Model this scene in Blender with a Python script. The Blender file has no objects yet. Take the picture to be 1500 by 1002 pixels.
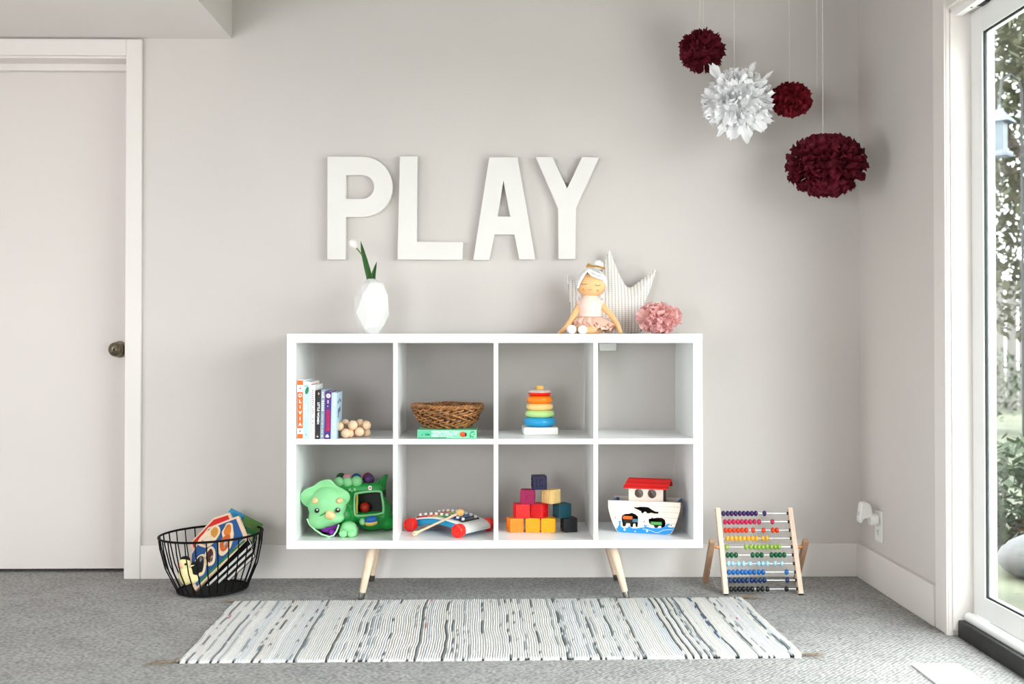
import bpy, bmesh, math, random
from mathutils import Matrix, Vector, noise
from math import pi, sin, cos, radians as R

random.seed(11)
S = bpy.context.scene
COL = S.collection

# ------------------------------------------------------------------ camera, sky, exposure
cam_d = bpy.data.cameras.new('camera')
cam_d.sensor_width = 36.0
cam_d.lens = 36.0 * 1600 / 1500
cam_d.shift_y = -20.5 / 1500
cam_d.clip_start = 0.05
cam_d.dof.use_dof = True
cam_d.dof.focus_distance = 3.95
cam_d.dof.aperture_fstop = 2.8
cam = bpy.data.objects.new('camera', cam_d)
COL.objects.link(cam)
cam.location = (0, 0, 0.921)
cam.rotation_euler = (R(90 + 0.7), 0, R(-0.9))
S.camera = cam

world = bpy.data.worlds.new('overcast_sky')
S.world = world
world.use_nodes = True
bgn = world.node_tree.nodes['Background']
bgn.inputs['Color'].default_value = (0.93, 0.97, 1.0, 1)
bgn.inputs['Strength'].default_value = 1.0

S.view_settings.view_transform = 'Standard'
S.view_settings.look = 'None'
S.view_settings.gamma = 1.0
S.view_settings.use_curve_mapping = False
S.view_settings.exposure = 3.62


def portal(name, loc, rot, sx, sy):
    l = bpy.data.lights.new(name, 'AREA')
    l.shape = 'RECTANGLE'
    l.size, l.size_y = sx, sy
    l.cycles.is_portal = True
    o = bpy.data.objects.new(name, l)
    COL.objects.link(o)
    o.location = loc
    o.rotation_euler = rot
    return o


# ------------------------------------------------------------------ materials
def lin(c):
    out = []
    for v in c[:3]:
        v = v / 255.0
        out.append(v / 12.92 if v <= 0.04045 else ((v + 0.055) / 1.055) ** 2.4)
    return (*out, 1.0)


MATS = {}


def pm(name, rgb, rough=0.6, var=0.06, scale=20.0, bump=0.0, bscale=60.0, metal=0.0, spec=0.4,
       coat=0.0, stretch=None, sheen=0.0, trans=0.0, sss=0.0):
    """procedural principled material: base colour broken by noise, optional noise relief"""
    if name in MATS:
        return MATS[name]
    m = bpy.data.materials.new(name)
    m.use_nodes = True
    nt = m.node_tree
    N, L = nt.nodes, nt.links
    b = N['Principled BSDF']
    b.inputs['Roughness'].default_value = rough
    b.inputs['Metallic'].default_value = metal
    b.inputs['Specular IOR Level'].default_value = spec
    b.inputs['Coat Weight'].default_value = coat
    b.inputs['Sheen Weight'].default_value = sheen
    tc = N.new('ShaderNodeTexCoord')
    mp = N.new('ShaderNodeMapping')
    L.new(tc.outputs['Object'], mp.inputs['Vector'])
    if stretch:
        mp.inputs['Scale'].default_value = stretch
    nz = N.new('ShaderNodeTexNoise')
    nz.inputs['Scale'].default_value = scale
    nz.inputs['Detail'].default_value = 4
    L.new(mp.outputs['Vector'], nz.inputs['Vector'])
    rp = N.new('ShaderNodeValToRGB')
    c = lin(rgb)
    rp.color_ramp.elements[0].position = 0.3
    rp.color_ramp.elements[1].position = 0.7
    rp.color_ramp.elements[0].color = tuple(max(0, v * (1 - var)) for v in c[:3]) + (1,)
    rp.color_ramp.elements[1].color = tuple(min(1, v * (1 + var)) for v in c[:3]) + (1,)
    L.new(nz.outputs['Fac'], rp.inputs['Fac'])
    L.new(rp.outputs['Color'], b.inputs['Base Color'])
    if bump:
        n2 = N.new('ShaderNodeTexNoise')
        n2.inputs['Scale'].default_value = bscale
        n2.inputs['Detail'].default_value = 3
        L.new(mp.outputs['Vector'], n2.inputs['Vector'])
        bp = N.new('ShaderNodeBump')
        bp.inputs['Strength'].default_value = bump
        bp.inputs['Distance'].default_value = 0.002
        L.new(n2.outputs['Fac'], bp.inputs['Height'])
        L.new(bp.outputs['Normal'], b.inputs['Normal'])
    if trans:
        tr = N.new('ShaderNodeBsdfTranslucent')
        L.new(rp.outputs['Color'], tr.inputs['Color'])
        mx = N.new('ShaderNodeMixShader')
        mx.inputs['Fac'].default_value = trans
        L.new(b.outputs['BSDF'], mx.inputs[1])
        L.new(tr.outputs['BSDF'], mx.inputs[2])
        L.new(mx.outputs['Shader'], N['Material Output'].inputs['Surface'])
    MATS[name] = m
    return m


def wave_mat(name, c1, c2, scale, axis='X', rough=0.6, bump=0.0, pos=(0.4, 0.6), distort=0.0):
    """two-tone bands by Wave texture in object space"""
    m = bpy.data.materials.new(name)
    m.use_nodes = True
    N, L = m.node_tree.nodes, m.node_tree.links
    b = N['Principled BSDF']
    b.inputs['Roughness'].default_value = rough
    tc = N.new('ShaderNodeTexCoord')
    wv = N.new('ShaderNodeTexWave')
    wv.bands_direction = axis
    wv.inputs['Scale'].default_value = scale
    wv.inputs['Distortion'].default_value = distort
    L.new(tc.outputs['Object'], wv.inputs['Vector'])
    rp = N.new('ShaderNodeValToRGB')
    rp.color_ramp.elements[0].position = pos[0]
    rp.color_ramp.elements[1].position = pos[1]
    rp.color_ramp.elements[0].color = lin(c1)
    rp.color_ramp.elements[1].color = lin(c2)
    L.new(wv.outputs['Fac'], rp.inputs['Fac'])
    L.new(rp.outputs['Color'], b.inputs['Base Color'])
    if bump:
        bp = N.new('ShaderNodeBump')
        bp.inputs['Strength'].default_value = bump
        bp.inputs['Distance'].default_value = 0.002
        L.new(wv.outputs['Fac'], bp.inputs['Height'])
        L.new(bp.outputs['Normal'], b.inputs['Normal'])
    MATS[name] = m
    return m


def carpet_mat():
    m = bpy.data.materials.new('loop_carpet')
    m.use_nodes = True
    N, L = m.node_tree.nodes, m.node_tree.links
    b = N['Principled BSDF']
    b.inputs['Roughness'].default_value = 0.95
    b.inputs['Specular IOR Level'].default_value = 0.1
    tc = N.new('ShaderNodeTexCoord')
    mp = N.new('ShaderNodeMapping')
    mp.inputs['Rotation'].default_value = (0, 0, R(28))
    mp.inputs['Scale'].default_value = (1.0, 1.7, 1.0)
    L.new(tc.outputs['Object'], mp.inputs['Vector'])
    vo = N.new('ShaderNodeTexVoronoi')
    vo.inputs['Scale'].default_value = 75
    vo.inputs['Randomness'].default_value = 0.45
    L.new(mp.outputs['Vector'], vo.inputs['Vector'])
    rp = N.new('ShaderNodeValToRGB')
    rp.color_ramp.elements[0].position = 0.25
    rp.color_ramp.elements[1].position = 0.78
    rp.color_ramp.elements[0].color = lin((190, 188, 185))
    rp.color_ramp.elements[1].color = lin((122, 121, 119))
    L.new(vo.outputs['Distance'], rp.inputs['Fac'])
    n1 = N.new('ShaderNodeTexNoise')
    n1.inputs['Scale'].default_value = 7
    n1.inputs['Detail'].default_value = 5
    L.new(tc.outputs['Object'], n1.inputs['Vector'])
    r2 = N.new('ShaderNodeValToRGB')
    r2.color_ramp.elements[0].position = 0.3
    r2.color_ramp.elements[1].position = 0.7
    r2.color_ramp.elements[0].color = (0.82, 0.82, 0.82, 1)
    r2.color_ramp.elements[1].color = (1, 1, 1, 1)
    L.new(n1.outputs['Fac'], r2.inputs['Fac'])
    mx = N.new('ShaderNodeMix')
    mx.data_type = 'RGBA'
    mx.blend_type = 'MULTIPLY'
    mx.inputs['Factor'].default_value = 1
    L.new(rp.outputs['Color'], mx.inputs[6])
    L.new(r2.outputs['Color'], mx.inputs[7])
    L.new(mx.outputs[2], b.inputs['Base Color'])
    bp = N.new('ShaderNodeBump')
    bp.invert = True
    bp.inputs['Strength'].default_value = 0.9
    bp.inputs['Distance'].default_value = 0.006
    L.new(vo.outputs['Distance'], bp.inputs['Height'])
    L.new(bp.outputs['Normal'], b.inputs['Normal'])
    return m


def glass_mat():
    m = bpy.data.materials.new('window_glass')
    m.use_nodes = True
    N, L = m.node_tree.nodes, m.node_tree.links
    tr = N.new('ShaderNodeBsdfTransparent')
    tr.inputs['Color'].default_value = (0.95, 0.97, 0.96, 1)
    gl = N.new('ShaderNodeBsdfGlossy')
    gl.inputs['Roughness'].default_value = 0.02
    mx = N.new('ShaderNodeMixShader')
    mx.inputs['Fac'].default_value = 0.05
    L.new(tr.outputs['BSDF'], mx.inputs[1])
    L.new(gl.outputs['BSDF'], mx.inputs[2])
    L.new(mx.outputs['Shader'], N['Material Output'].inputs['Surface'])
    return m


def attr_mat(name, rough=0.9, bump=0.0, bscale=300):
    m = bpy.data.materials.new(name)
    m.use_nodes = True
    N, L = m.node_tree.nodes, m.node_tree.links
    b = N['Principled BSDF']
    b.inputs['Roughness'].default_value = rough
    b.inputs['Specular IOR Level'].default_value = 0.1
    at = N.new('ShaderNodeAttribute')
    at.attribute_name = 'Col'
    L.new(at.outputs['Color'], b.inputs['Base Color'])
    if bump:
        tc = N.new('ShaderNodeTexCoord')
        nz = N.new('ShaderNodeTexNoise')
        nz.inputs['Scale'].default_value = bscale
        L.new(tc.outputs['Object'], nz.inputs['Vector'])
        bp = N.new('ShaderNodeBump')
        bp.inputs['Strength'].default_value = bump
        bp.inputs['Distance'].default_value = 0.002
        L.new(nz.outputs['Fac'], bp.inputs['Height'])
        L.new(bp.outputs['Normal'], b.inputs['Normal'])
    return m


M_WALL = pm('wall_paint', (210, 203, 198), 0.85, 0.012, 3, 0.12, 160)
M_CEIL = pm('ceiling_paint', (222, 216, 212), 0.9, 0.012, 3, 0.1, 120)
M_TRIM = pm('trim_paint', (228, 221, 216), 0.45, 0.012, 4)
M_DOOR = pm('door_paint', (219, 211, 206), 0.5, 0.012, 2)
M_CARPET = carpet_mat()
M_LACQ = pm('white_lacquer', (238, 238, 237), 0.28, 0.005, 4, spec=0.5)
M_BIRCH = pm('pale_birch', (226, 201, 176), 0.5, 0.08, 30, 0.1, 60, stretch=(6, 6, 0.7))
M_BEECH = pm('beech_wood', (228, 194, 160), 0.5, 0.07, 24, 0.1, 60, stretch=(5, 5, 0.8))
M_STEEL = pm('brushed_steel', (150, 148, 142), 0.28, 0.1, 80, metal=1.0)
M_BRONZE = pm('dark_nickel', (128, 118, 102), 0.22, 0.08, 40, metal=1.0)
M_BLACKM = pm('black_wire', (9, 9, 10), 0.6, 0.1, 60, spec=0.15)
M_VINYL = pm('white_vinyl', (238, 238, 236), 0.4, 0.01, 8)
M_RUBBER = pm('black_gasket', (18, 22, 22), 0.6, 0.1, 30)
M_SILL = pm('dark_sill', (34, 33, 31), 0.5, 0.2, 30)
M_GLASS = glass_mat()
M_PLASTIC = pm('white_plastic', (236, 234, 230), 0.35, 0.01, 10)
M_PAGES = wave_mat('paper_pages', (236, 231, 220), (250, 248, 242), 160, 'X', 0.9, 0.3)
M_STRING = pm('white_twine', (224, 220, 210), 0.9, 0.15, 300)


# ------------------------------------------------------------------ mesh helpers
def box(bm, x0, x1, y0, y1, z0, z1, bev=0.0, seg=2, M=None):
    r = bmesh.ops.create_cube(bm, size=1.0)
    vs = r['verts']
    for v in vs:
        v.co = Vector(((x0 + x1) / 2 + v.co.x * (x1 - x0), (y0 + y1) / 2 + v.co.y * (y1 - y0),
                       (z0 + z1) / 2 + v.co.z * (z1 - z0)))
    if M is not None:
        for v in vs:
            v.co = M @ v.co
    if bev:
        es = list({e for v in vs for e in v.link_edges})
        bmesh.ops.bevel(bm, geom=es, offset=bev, segments=seg, affect='EDGES', profile=0.7)


def frame_of(d):
    d = d.normalized()
    a = Vector((0, 0, 1)) if abs(d.z) < 0.9 else Vector((1, 0, 0))
    x = a.cross(d).normalized()
    return x, d.cross(x)


def tube(bm, pts, r, seg=8, closed=False, caps=True):
    pts = [Vector(p) for p in pts]
    n = len(pts)
    rs = r if isinstance(r, (list, tuple)) else [r] * n
    rings = []
    px = None
    for i, p in enumerate(pts):
        if closed:
            d = pts[(i + 1) % n] - pts[i - 1]
        else:
            d = pts[min(i + 1, n - 1)] - pts[max(i - 1, 0)]
        if d.length < 1e-9:
            d = Vector((0, 0, 1))
        d.normalize()
        if px is None:
            x, y = frame_of(d)
        else:
            x = px - d * px.dot(d)
            x = x.normalized() if x.length > 1e-6 else frame_of(d)[0]
            y = d.cross(x)
        px = x
        rings.append([bm.verts.new(p + (x * cos(2 * pi * k / seg) + y * sin(2 * pi * k / seg)) * rs[i])
                      for k in range(seg)])
    m = n if closed else n - 1
    for i in range(m):
        a, b = rings[i], rings[(i + 1) % n]
        for k in range(seg):
            bm.faces.new((a[k], a[(k + 1) % seg], b[(k + 1) % seg], b[k]))
    if caps and not closed:
        bm.faces.new(rings[0][::-1])
        bm.faces.new(rings[-1])


def lathe(bm, prof, seg=24, M=None, cap0=True, cap1=True):
    """profile of (radius, z) spun about local Z"""
    rings = []
    for (r, z) in prof:
        ring = []
        for k in range(seg):
            p = Vector((r * cos(2 * pi * k / seg), r * sin(2 * pi * k / seg), z))
            ring.append(bm.verts.new(M @ p if M is not None else p))
        rings.append(ring)
    for a, b in zip(rings, rings[1:]):
        for k in range(seg):
            bm.faces.new((a[k], a[(k + 1) % seg], b[(k + 1) % seg], b[k]))
    if cap0 and prof[0][0] > 1e-6:
        bm.faces.new(rings[0][::-1])
    if cap1 and prof[-1][0] > 1e-6:
        bm.faces.new(rings[-1])


def ball(bm, c, r, seg=16, M=None):
    rx, ry, rz = r if isinstance(r, (list, tuple)) else (r, r, r)
    res = bmesh.ops.create_uvsphere(bm, u_segments=seg, v_segments=max(6, seg // 2 + 2), radius=1.0)
    T = Matrix.Translation(c) @ (M if M is not None else Matrix()) @ Matrix.Diagonal((rx, ry, rz, 1))
    for v in res['verts']:
        v.co = T @ v.co


def torus(bm, c, R0, r, M=None, n=40, seg=8, rz=None):
    rings = []
    for i in range(n):
        a = 2 * pi * i / n
        ring = []
        for k in range(seg):
            b = 2 * pi * k / seg
            p = Vector(((R0 + r * cos(b)) * cos(a), (R0 + r * cos(b)) * sin(a), (rz or r) * sin(b)))
            if M is not None:
                p = M @ p
            ring.append(bm.verts.new(p + Vector(c)))
        rings.append(ring)
    for i in range(n):
        a, b = rings[i], rings[(i + 1) % n]
        for k in range(seg):
            bm.faces.new((a[k], b[k], b[(k + 1) % seg], a[(k + 1) % seg]))


def finish(mesh, smooth=False, angle=None):
    if smooth:
        for p in mesh.polygons:
            p.use_smooth = True
        if angle:
            try:
                mesh.set_sharp_from_angle(angle=angle)
            except Exception:
                pass


def obj(name, bm, mat, parent=None, smooth=False, angle=R(35), M=None):
    """link a bmesh or mesh as one object"""
    if isinstance(bm, bmesh.types.BMesh):
        bmesh.ops.recalc_face_normals(bm, faces=bm.faces)
        me = bpy.data.meshes.new(name)
        bm.to_mesh(me)
        bm.free()
    else:
        me = bm
        me.name = name
    if M is not None:
        me.transform(M)
    me.materials.clear()
    me.materials.append(mat)
    finish(me, smooth, angle)
    o = bpy.data.objects.new(name, me)
    COL.objects.link(o)
    if parent is not None:
        o.parent = parent
    return o


def new():
    return bmesh.new()


def tag(o, label, cat, group=None):
    o['label'] = label
    o['category'] = cat
    if group:
        o['group'] = group
    return o


def thing(name, label, cat, loc=(0, 0, 0), rot=(0, 0, 0), group=None, M=None):
    o = bpy.data.objects.new(name, None)
    o.empty_display_size = 0.05
    COL.objects.link(o)
    o.location = loc
    o.rotation_euler = rot
    if M is not None:
        o.matrix_world = M
    return tag(o, label, cat, group)


def struct(name, bm, mat, parent=None, smooth=False):
    o = obj(name, bm, mat, parent, smooth)
    if parent is None:
        o['kind'] = 'structure'
    return o


def share(name, mesh, parent=None, M=None):
    o = bpy.data.objects.new(name, mesh)
    COL.objects.link(o)
    o.parent = parent
    if M is not None:
        o.matrix_local = M
    return o


UPRIGHT = Matrix.Rotation(pi / 2, 4, 'X')     # a flat XY drawing stood up to face -Y


def plate(outlines, depth, bevel=0.0, res=2):
    """filled 2D outline(s), holes allowed, given a thickness; centred on z = 0"""
    cu = bpy.data.curves.new('plate', 'CURVE')
    cu.dimensions = '2D'
    cu.fill_mode = 'BOTH'
    cu.extrude = max(0.0, depth / 2 - bevel)
    cu.bevel_depth = bevel
    cu.bevel_resolution = res
    cu.offset = -bevel
    for o in outlines:
        s = cu.splines.new('POLY')
        s.points.add(len(o) - 1)
        for p, q in zip(s.points, o):
            p.co = (q[0], q[1], 0, 1)
        s.use_cyclic_u = True
    ob = bpy.data.objects.new('plate', cu)
    me = bpy.data.meshes.new_from_object(ob)
    bpy.data.objects.remove(ob)
    bpy.data.curves.remove(cu)
    return me


def text_mesh(s, size, depth=0.0006, bold=0.0, line=1.0):
    cu = bpy.data.curves.new('text', 'FONT')
    cu.body = s
    cu.size = size
    cu.extrude = depth / 2
    cu.offset = bold
    cu.align_x = 'CENTER'
    cu.align_y = 'CENTER'
    cu.space_line = line
    cu.resolution_u = 3
    ob = bpy.data.objects.new('text', cu)
    me = bpy.data.meshes.new_from_object(ob)
    bpy.data.objects.remove(ob)
    bpy.data.curves.remove(cu)
    return me


def bake(bm, voxel=None, smooth_it=0, subsurf=0):
    """merge overlapping blobs into one continuous skin"""
    me = bpy.data.meshes.new('bake')
    bmesh.ops.recalc_face_normals(bm, faces=bm.faces)
    bm.to_mesh(me)
    bm.free()
    ob = bpy.data.objects.new('bake', me)
    COL.objects.link(ob)
    if voxel:
        md = ob.modifiers.new('r', 'REMESH')
        md.mode = 'VOXEL'
        md.voxel_size = voxel
    if smooth_it:
        md = ob.modifiers.new('s', 'SMOOTH')
        md.factor = 0.5
        md.iterations = smooth_it
    if subsurf:
        md = ob.modifiers.new('u', 'SUBSURF')
        md.levels = subsurf
    dg = bpy.context.evaluated_depsgraph_get()
    out = bpy.data.meshes.new_from_object(ob.evaluated_get(dg))
    bpy.data.objects.remove(ob)
    return out


def circle(cx, cy, r, n=24, sx=1.0):
    return [(cx + r * sx * cos(2 * pi * k / n), cy + r * sin(2 * pi * k / n)) for k in range(n)]


def smooth_closed(pts, sub=4):
    """Catmull-Rom through a closed outline"""
    out = []
    n = len(pts)
    for i in range(n):
        p0, p1, p2, p3 = [Vector(pts[(i + k) % n]) for k in (-1, 0, 1, 2)]
        for s in range(sub):
            t = s / sub
            out.append(tuple(0.5 * ((2 * p1) + (p2 - p0) * t + (2 * p0 - 5 * p1 + 4 * p2 - p3) * t * t
                                    + (3 * p1 - p0 - 3 * p2 + p3) * t ** 3)))
    return out


# ------------------------------------------------------------------ the room
WY = 4.28          # back wall face
WX = 1.435         # right wall face
CZ = 2.44          # ceiling
DX0, DX1, DZ = -2.215, -1.437, 2.030      # hinged door opening
SY0, SY1, SZ = -0.45, 3.41, 1.965          # sliding door opening
LX, RY = -3.1, -1.2                       # left wall, rear end of the room

b = new(); box(b, LX - .1, WX + .02, RY - .1, 4.75, -.1, 0)
struct('floor', b, M_CARPET)
b = new()
box(b, DX1, WX + .16, WY, WY + .13, 0, CZ)
box(b, DX0, DX1, WY, WY + .13, DZ, CZ)
box(b, LX, DX0, WY, WY + .13, 0, CZ)
struct('wall_back', b, M_WALL)
b = new()
box(b, WX, WX + .13, SY1, WY, 0, CZ)
box(b, WX, WX + .13, SY0, SY1, SZ, CZ)
box(b, WX, WX + .13, RY, SY0, 0, CZ)
struct('wall_right', b, M_WALL)
LWY0, LWY1, LWZ0, LWZ1 = 1.8, 2.5, 0.5, 1.7          # window in the left wall, out of view
b = new()
box(b, LX - .1, LX, RY, LWY0, 0, CZ)
box(b, LX - .1, LX, LWY1, WY + .13, 0, CZ)
box(b, LX - .1, LX, LWY0, LWY1, 0, LWZ0)
box(b, LX - .1, LX, LWY0, LWY1, LWZ1, CZ)
struct('wall_left', b, M_WALL)
b = new(); box(b, LX - .1, WX + .16, RY - .1, WY + .13, CZ, CZ + .1)
struct('ceiling', b, pm('ceiling_low_bounce', (150, 145, 140), .9, .03, 6, .1, 120))  # unseen ceiling, darkened to weaken the bounced light
b = new(); box(b, LX, -1.029, .6, WY, 2.105, CZ)
struct('ceiling_soffit', b, M_CEIL)
b = new()
box(b, LX, DX1 + .4, 4.74, 4.78, -.1, CZ)
box(b, DX1 + .35, DX1 + .4, WY + .13, 4.74, -.1, CZ)
box(b, LX - .05, LX, WY + .13, 4.78, -.1, CZ)
box(b, LX - .05, DX1 + .4, WY + .13, 4.78, CZ, CZ + .1)
struct('door_light_block', b, M_WALL)  # unseen box added behind the door to stop sky light leaking in
# the rear of the room, behind the camera
RWX0, RWX1, RWZ0, RWZ1 = -2.9, -1.1, 0.45, 1.7      # window in the rear wall, behind the camera
b = new()
box(b, LX, RWX0, RY - .1, RY, 0, CZ)
box(b, RWX1, WX + .13, RY - .1, RY, 0, CZ)
box(b, RWX0, RWX1, RY - .1, RY, 0, RWZ0)
box(b, RWX0, RWX1, RY - .1, RY, RWZ1, CZ)
struct('wall_rear', b, pm('rear_wall_low_bounce', (150, 146, 142), .9, .03, 4, .1, 120))  # unseen wall, toned down for less bounced light
portal('slider_daylight_portal', (WX + .18, (SY0 + SY1) / 2, SZ / 2), (0, R(90), 0), SZ, SY1 - SY0)
portal('rear_window_portal', ((RWX0 + RWX1) / 2, RY - .12, (RWZ0 + RWZ1) / 2), (R(90), 0, 0), RWX1 - RWX0, RWZ1 - RWZ0)

portal('left_window_portal', (LX - .12, (LWY0 + LWY1) / 2, (LWZ0 + LWZ1) / 2), (0, R(-90), 0), LWZ1 - LWZ0, LWY1 - LWY0)

# baseboards
b = new()
box(b, -1.374, WX - .017, WY - .014, WY, 0, .130, .003)
struct('baseboard_back', b, M_TRIM)
b = new()
box(b, WX - .018, WX, 3.518, WY - .004, 0, .132, .003)
struct('baseboard_right', b, M_TRIM)

# hinged door with casing
d1 = thing('door_1', 'white flush hinged door with a nickel knob', 'door', (0, 0, 0))
del d1['category']; del d1['label']; d1['kind'] = 'structure'
b = new(); box(b, DX0 + .004, DX1 - .004, 4.395, 4.432, .014, DZ - .006, .002)
obj('door_slab', b, M_DOOR, d1)
b = new()
lathe(b, [(.033, 0), (.033, .004), (.030, .008), (.014, .010), (.012, .020), (.014, .026), (.024, .032), (.0285, .042),
          (.029, .050), (.026, .059), (.018, .065), (.0, .067)], 28,
      Matrix.Translation((-1.500, 4.395, .889)) @ Matrix.Rotation(pi / 2, 4, 'X'))
kn = obj('knob', b, M_BRONZE, d1, True)
b = new()
lathe(b, [(.006, 0), (.006, .0012), (0, .0012)], 12, Matrix.Translation((-1.500, 4.3282, .889)) @ Matrix.Rotation(pi / 2, 4, 'X'))
obj('lock_button', b, M_RUBBER, kn)
b = new()
box(b, DX1 - .004, DX1 + .012, WY - .002, 4.41, 0, DZ)
box(b, DX0 - .012, DX0 + .004, WY - .002, 4.41, 0, DZ)
box(b, DX0, DX1, WY - .002, 4.41, DZ - .004, DZ + .012)
box(b, DX0, DX1, 4.365, 4.392, DZ - .030, DZ, .002)
struct('trim_1', b, M_TRIM)
b = new()
box(b, DX1 + .001, DX1 + .063, WY - .018, WY, 0, DZ + .068, .005, 3)
box(b, DX0 - .063, DX0 - .001, WY - .018, WY, 0, DZ + .068, .005, 3)
box(b, DX0 - .001, DX1 + .001, WY - .018, WY, DZ + .004, DZ + .068, .005, 3)
struct('trim_2', b, M_TRIM)

# sliding glass door on the right wall: casing, jamb, sashes, glass, sill
b = new()
for (y0, y1) in ((SY1 - .006, SY1 + .098), (SY0 - .098, SY0 + .006)):
    box(b, WX - .016, WX, y0, y1, 0, SZ + .098, .004, 3)
    box(b, WX - .021, WX, y0 + .004, y0 + .020, 0, SZ + .08, .003, 2)
box(b, WX - .016, WX, SY0 + .006, SY1 - .006, SZ + .002, SZ + .098, .004, 3)
struct('trim_3', b, M_TRIM)
d2 = thing('door_2', '', '', (0, 0, 0))
del d2['category']; del d2['label']; d2['kind'] = 'structure'
b = new()
box(b, WX - .004, WX + .135, SY1 - .012, SY1 + .004, .02, SZ)
box(b, WX - .004, WX + .135, SY0 - .004, SY0 + .012, .02, SZ)
box(b, WX - .004, WX + .135, SY0, SY1, SZ - .012, SZ + .004)
obj('jamb', b, M_TRIM, d2)
b = new()
box(b, WX + .004, WX + .028, SY0 + .02, SY1 - .03, SZ - .026, SZ - .012, .002)
tr = obj('head_track', b, M_VINYL, d2)
b = new()
for y in (SY1 - .10, SY1 - .22, SY1 - .9):
    box(b, WX + .030, WX + .058, y - .05, y, SZ - .018, SZ - .011)
    box(b, WX + .014, WX + .020, y - .02, y - .014, SZ - .0275, SZ - .0255)
obj('track_slot', b, M_SILL, d2)


def sash(y0, y1, x0, x1):
    g = x0 + .018
    bm = new()
    box(bm, x0, x1, y1 - .078, y1, .072, SZ - .014, .003)
    box(bm, x0, x1, y0, y0 + .078, .072, SZ - .014, .003)
    box(bm, x0, x1, y0 + .078, y1 - .078, .072, .138, .003)
    box(bm, x0, x1, y0 + .078, y1 - .078, SZ - .092, SZ - .014, .003)
    o = obj('sash_frame', bm, M_VINYL, d2)
    bm = new()
    box(bm, x0 + .005, x0 + .011, y1 - .0835, y1 - .078, .138, SZ - .092)
    box(bm, x0 + .005, x0 + .011, y0 + .078, y0 + .0835, .138, SZ - .092)
    box(bm, x0 + .005, x0 + .011, y0 + .0835, y1 - .0835, .138, .1435)
    box(bm, x0 + .005, x0 + .011, y0 + .0835, y1 - .0835, SZ - .0975, SZ - .092)
    obj('gasket', bm, M_RUBBER, o)
    bm = new()
    box(bm, x0 + .016, x0 + .026, y1 - .0815, y1 - .078, .138, SZ - .092)
    box(bm, x0 + .016, x0 + .026, y0 + .078, y0 + .0815, .138, SZ - .092)
    obj('glazing_bead', bm, M_VINYL, o)
    bm = new(); box(bm, x0 + .0115, x0 + .0155, y0 + .078, y1 - .078, .138, SZ - .092)
    obj('glass_pane', bm, M_GLASS, o)


pw = (SY1 - SY0) / 3  # run of panels extended out of view to raise the indoor light
sash(SY0 + .012, SY0 + pw + .04, WX + .060, WX + .096)
sash(SY0 + pw - .04, SY0 + 2 * pw + .04, WX + .098, WX + .132)
sash(SY0 + 2 * pw - .04, SY1 - .012, WX + .060, WX + .096)
b = new()
box(b, WX + .010, WX + .170, SY0, SY1 - .012, -.1, .044, .004)
box(b, WX + .010, WX + .030, SY0, SY1 - .016, .040, .052, .002)
obj('sill', b, M_SILL, d2)
b = new()
tube(b, [(WX + .042, SY0 + .02, .062), (WX + .042, SY1 - .022, .062)], .0165, 14)
obj('draft_bar', b, M_VINYL, d2, True)

# ------------------------------------------------------------------ bookcase
BX0, BX1, BY0, BY1, BZ0, BZ1 = -.7335, .7365, 3.865, 4.255, .190, .948
IX0, IX1, IZ0, IZ1 = -.7005, .7035, .218, .9155
MZ0, MZ1 = .557, .576
bc = thing('bookcase', 'white cube bookcase with eight open compartments on tapered wooden legs', 'bookcase', (0, BY0, 0))
bd = BY1 - BY0


def bpart(name, x0, x1, z0, z1, y0=0.0, y1=bd, bev=.0012):
    bm = new(); box(bm, x0, x1, y0, y1, z0, z1, bev, 2)
    return obj(name, bm, M_LACQ, bc)


bpart('top_panel', BX0, BX1, IZ1, BZ1)
bpart('bottom_panel', BX0, BX1, BZ0, IZ0)
bpart('side_panel', BX0, IX0, IZ0, IZ1)
bpart('side_panel', IX1, BX1, IZ0, IZ1)
div = [(-.3595, -.3435), (-.004, .012), (.3495, .3655)]
for a, c in div:
    bpart('divider', a, c, IZ0, IZ1, .002, bd)
xs = [IX0] + [v for p in div for v in p] + [IX1]
for k in range(4):
    bpart('shelf_board', xs[2 * k], xs[2 * k + 1], MZ0, MZ1, .003, bd)
b = new()
mp = [(.392, .914), (.462, .914), (.459, .884), (.395, .884)]
me = plate([mp], .012, .003)
obj('anchor_bracket', me, M_PLASTIC, bc, True, M=Matrix.Translation((.012, bd - .012, 0)) @ UPRIGHT)
b.free()
for (tx, ty, fx, fy) in ((-.440, .068, -.477, .044), (.423, .068, .473, .044), (-.440, .322, -.474, .345), (.423, .322, .470, .345)):
    bm = new()
    T, F_ = Vector((tx, ty, .186)), Vector((fx, fy, 0.0))
    P = lambda t: T.lerp(F_, t)
    tube(bm, [P(0), P(.3), P(.86)], [.0165, .0155, .0112], 20)
    lg = obj('leg', bm, M_BIRCH, bc, True)
    bm = new()
    tube(bm, [P(.855), P(.86), P(.985), P(1)], [.0105, .0116, .0108, .0098], 20)
    obj('ferrule', bm, M_STEEL, lg, True)
    bm = new()
    box(bm, tx - .036, tx + .036, ty - .036, ty + .036, .1862, .1905, .001)
    obj('mounting_plate', bm, M_RUBBER, bc)

# ------------------------------------------------------------------ wall letters
def lt(u, v):
    return ((450 + u / 3.3333 - 725.4) / 377.2, 0.921 + (500 - (200 + v / 3.3333)) / 377.2)


M_LETTER = pm('letter_white', (232, 228, 224), 0.7, 0.01, 12, 0.15, 200)


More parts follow.
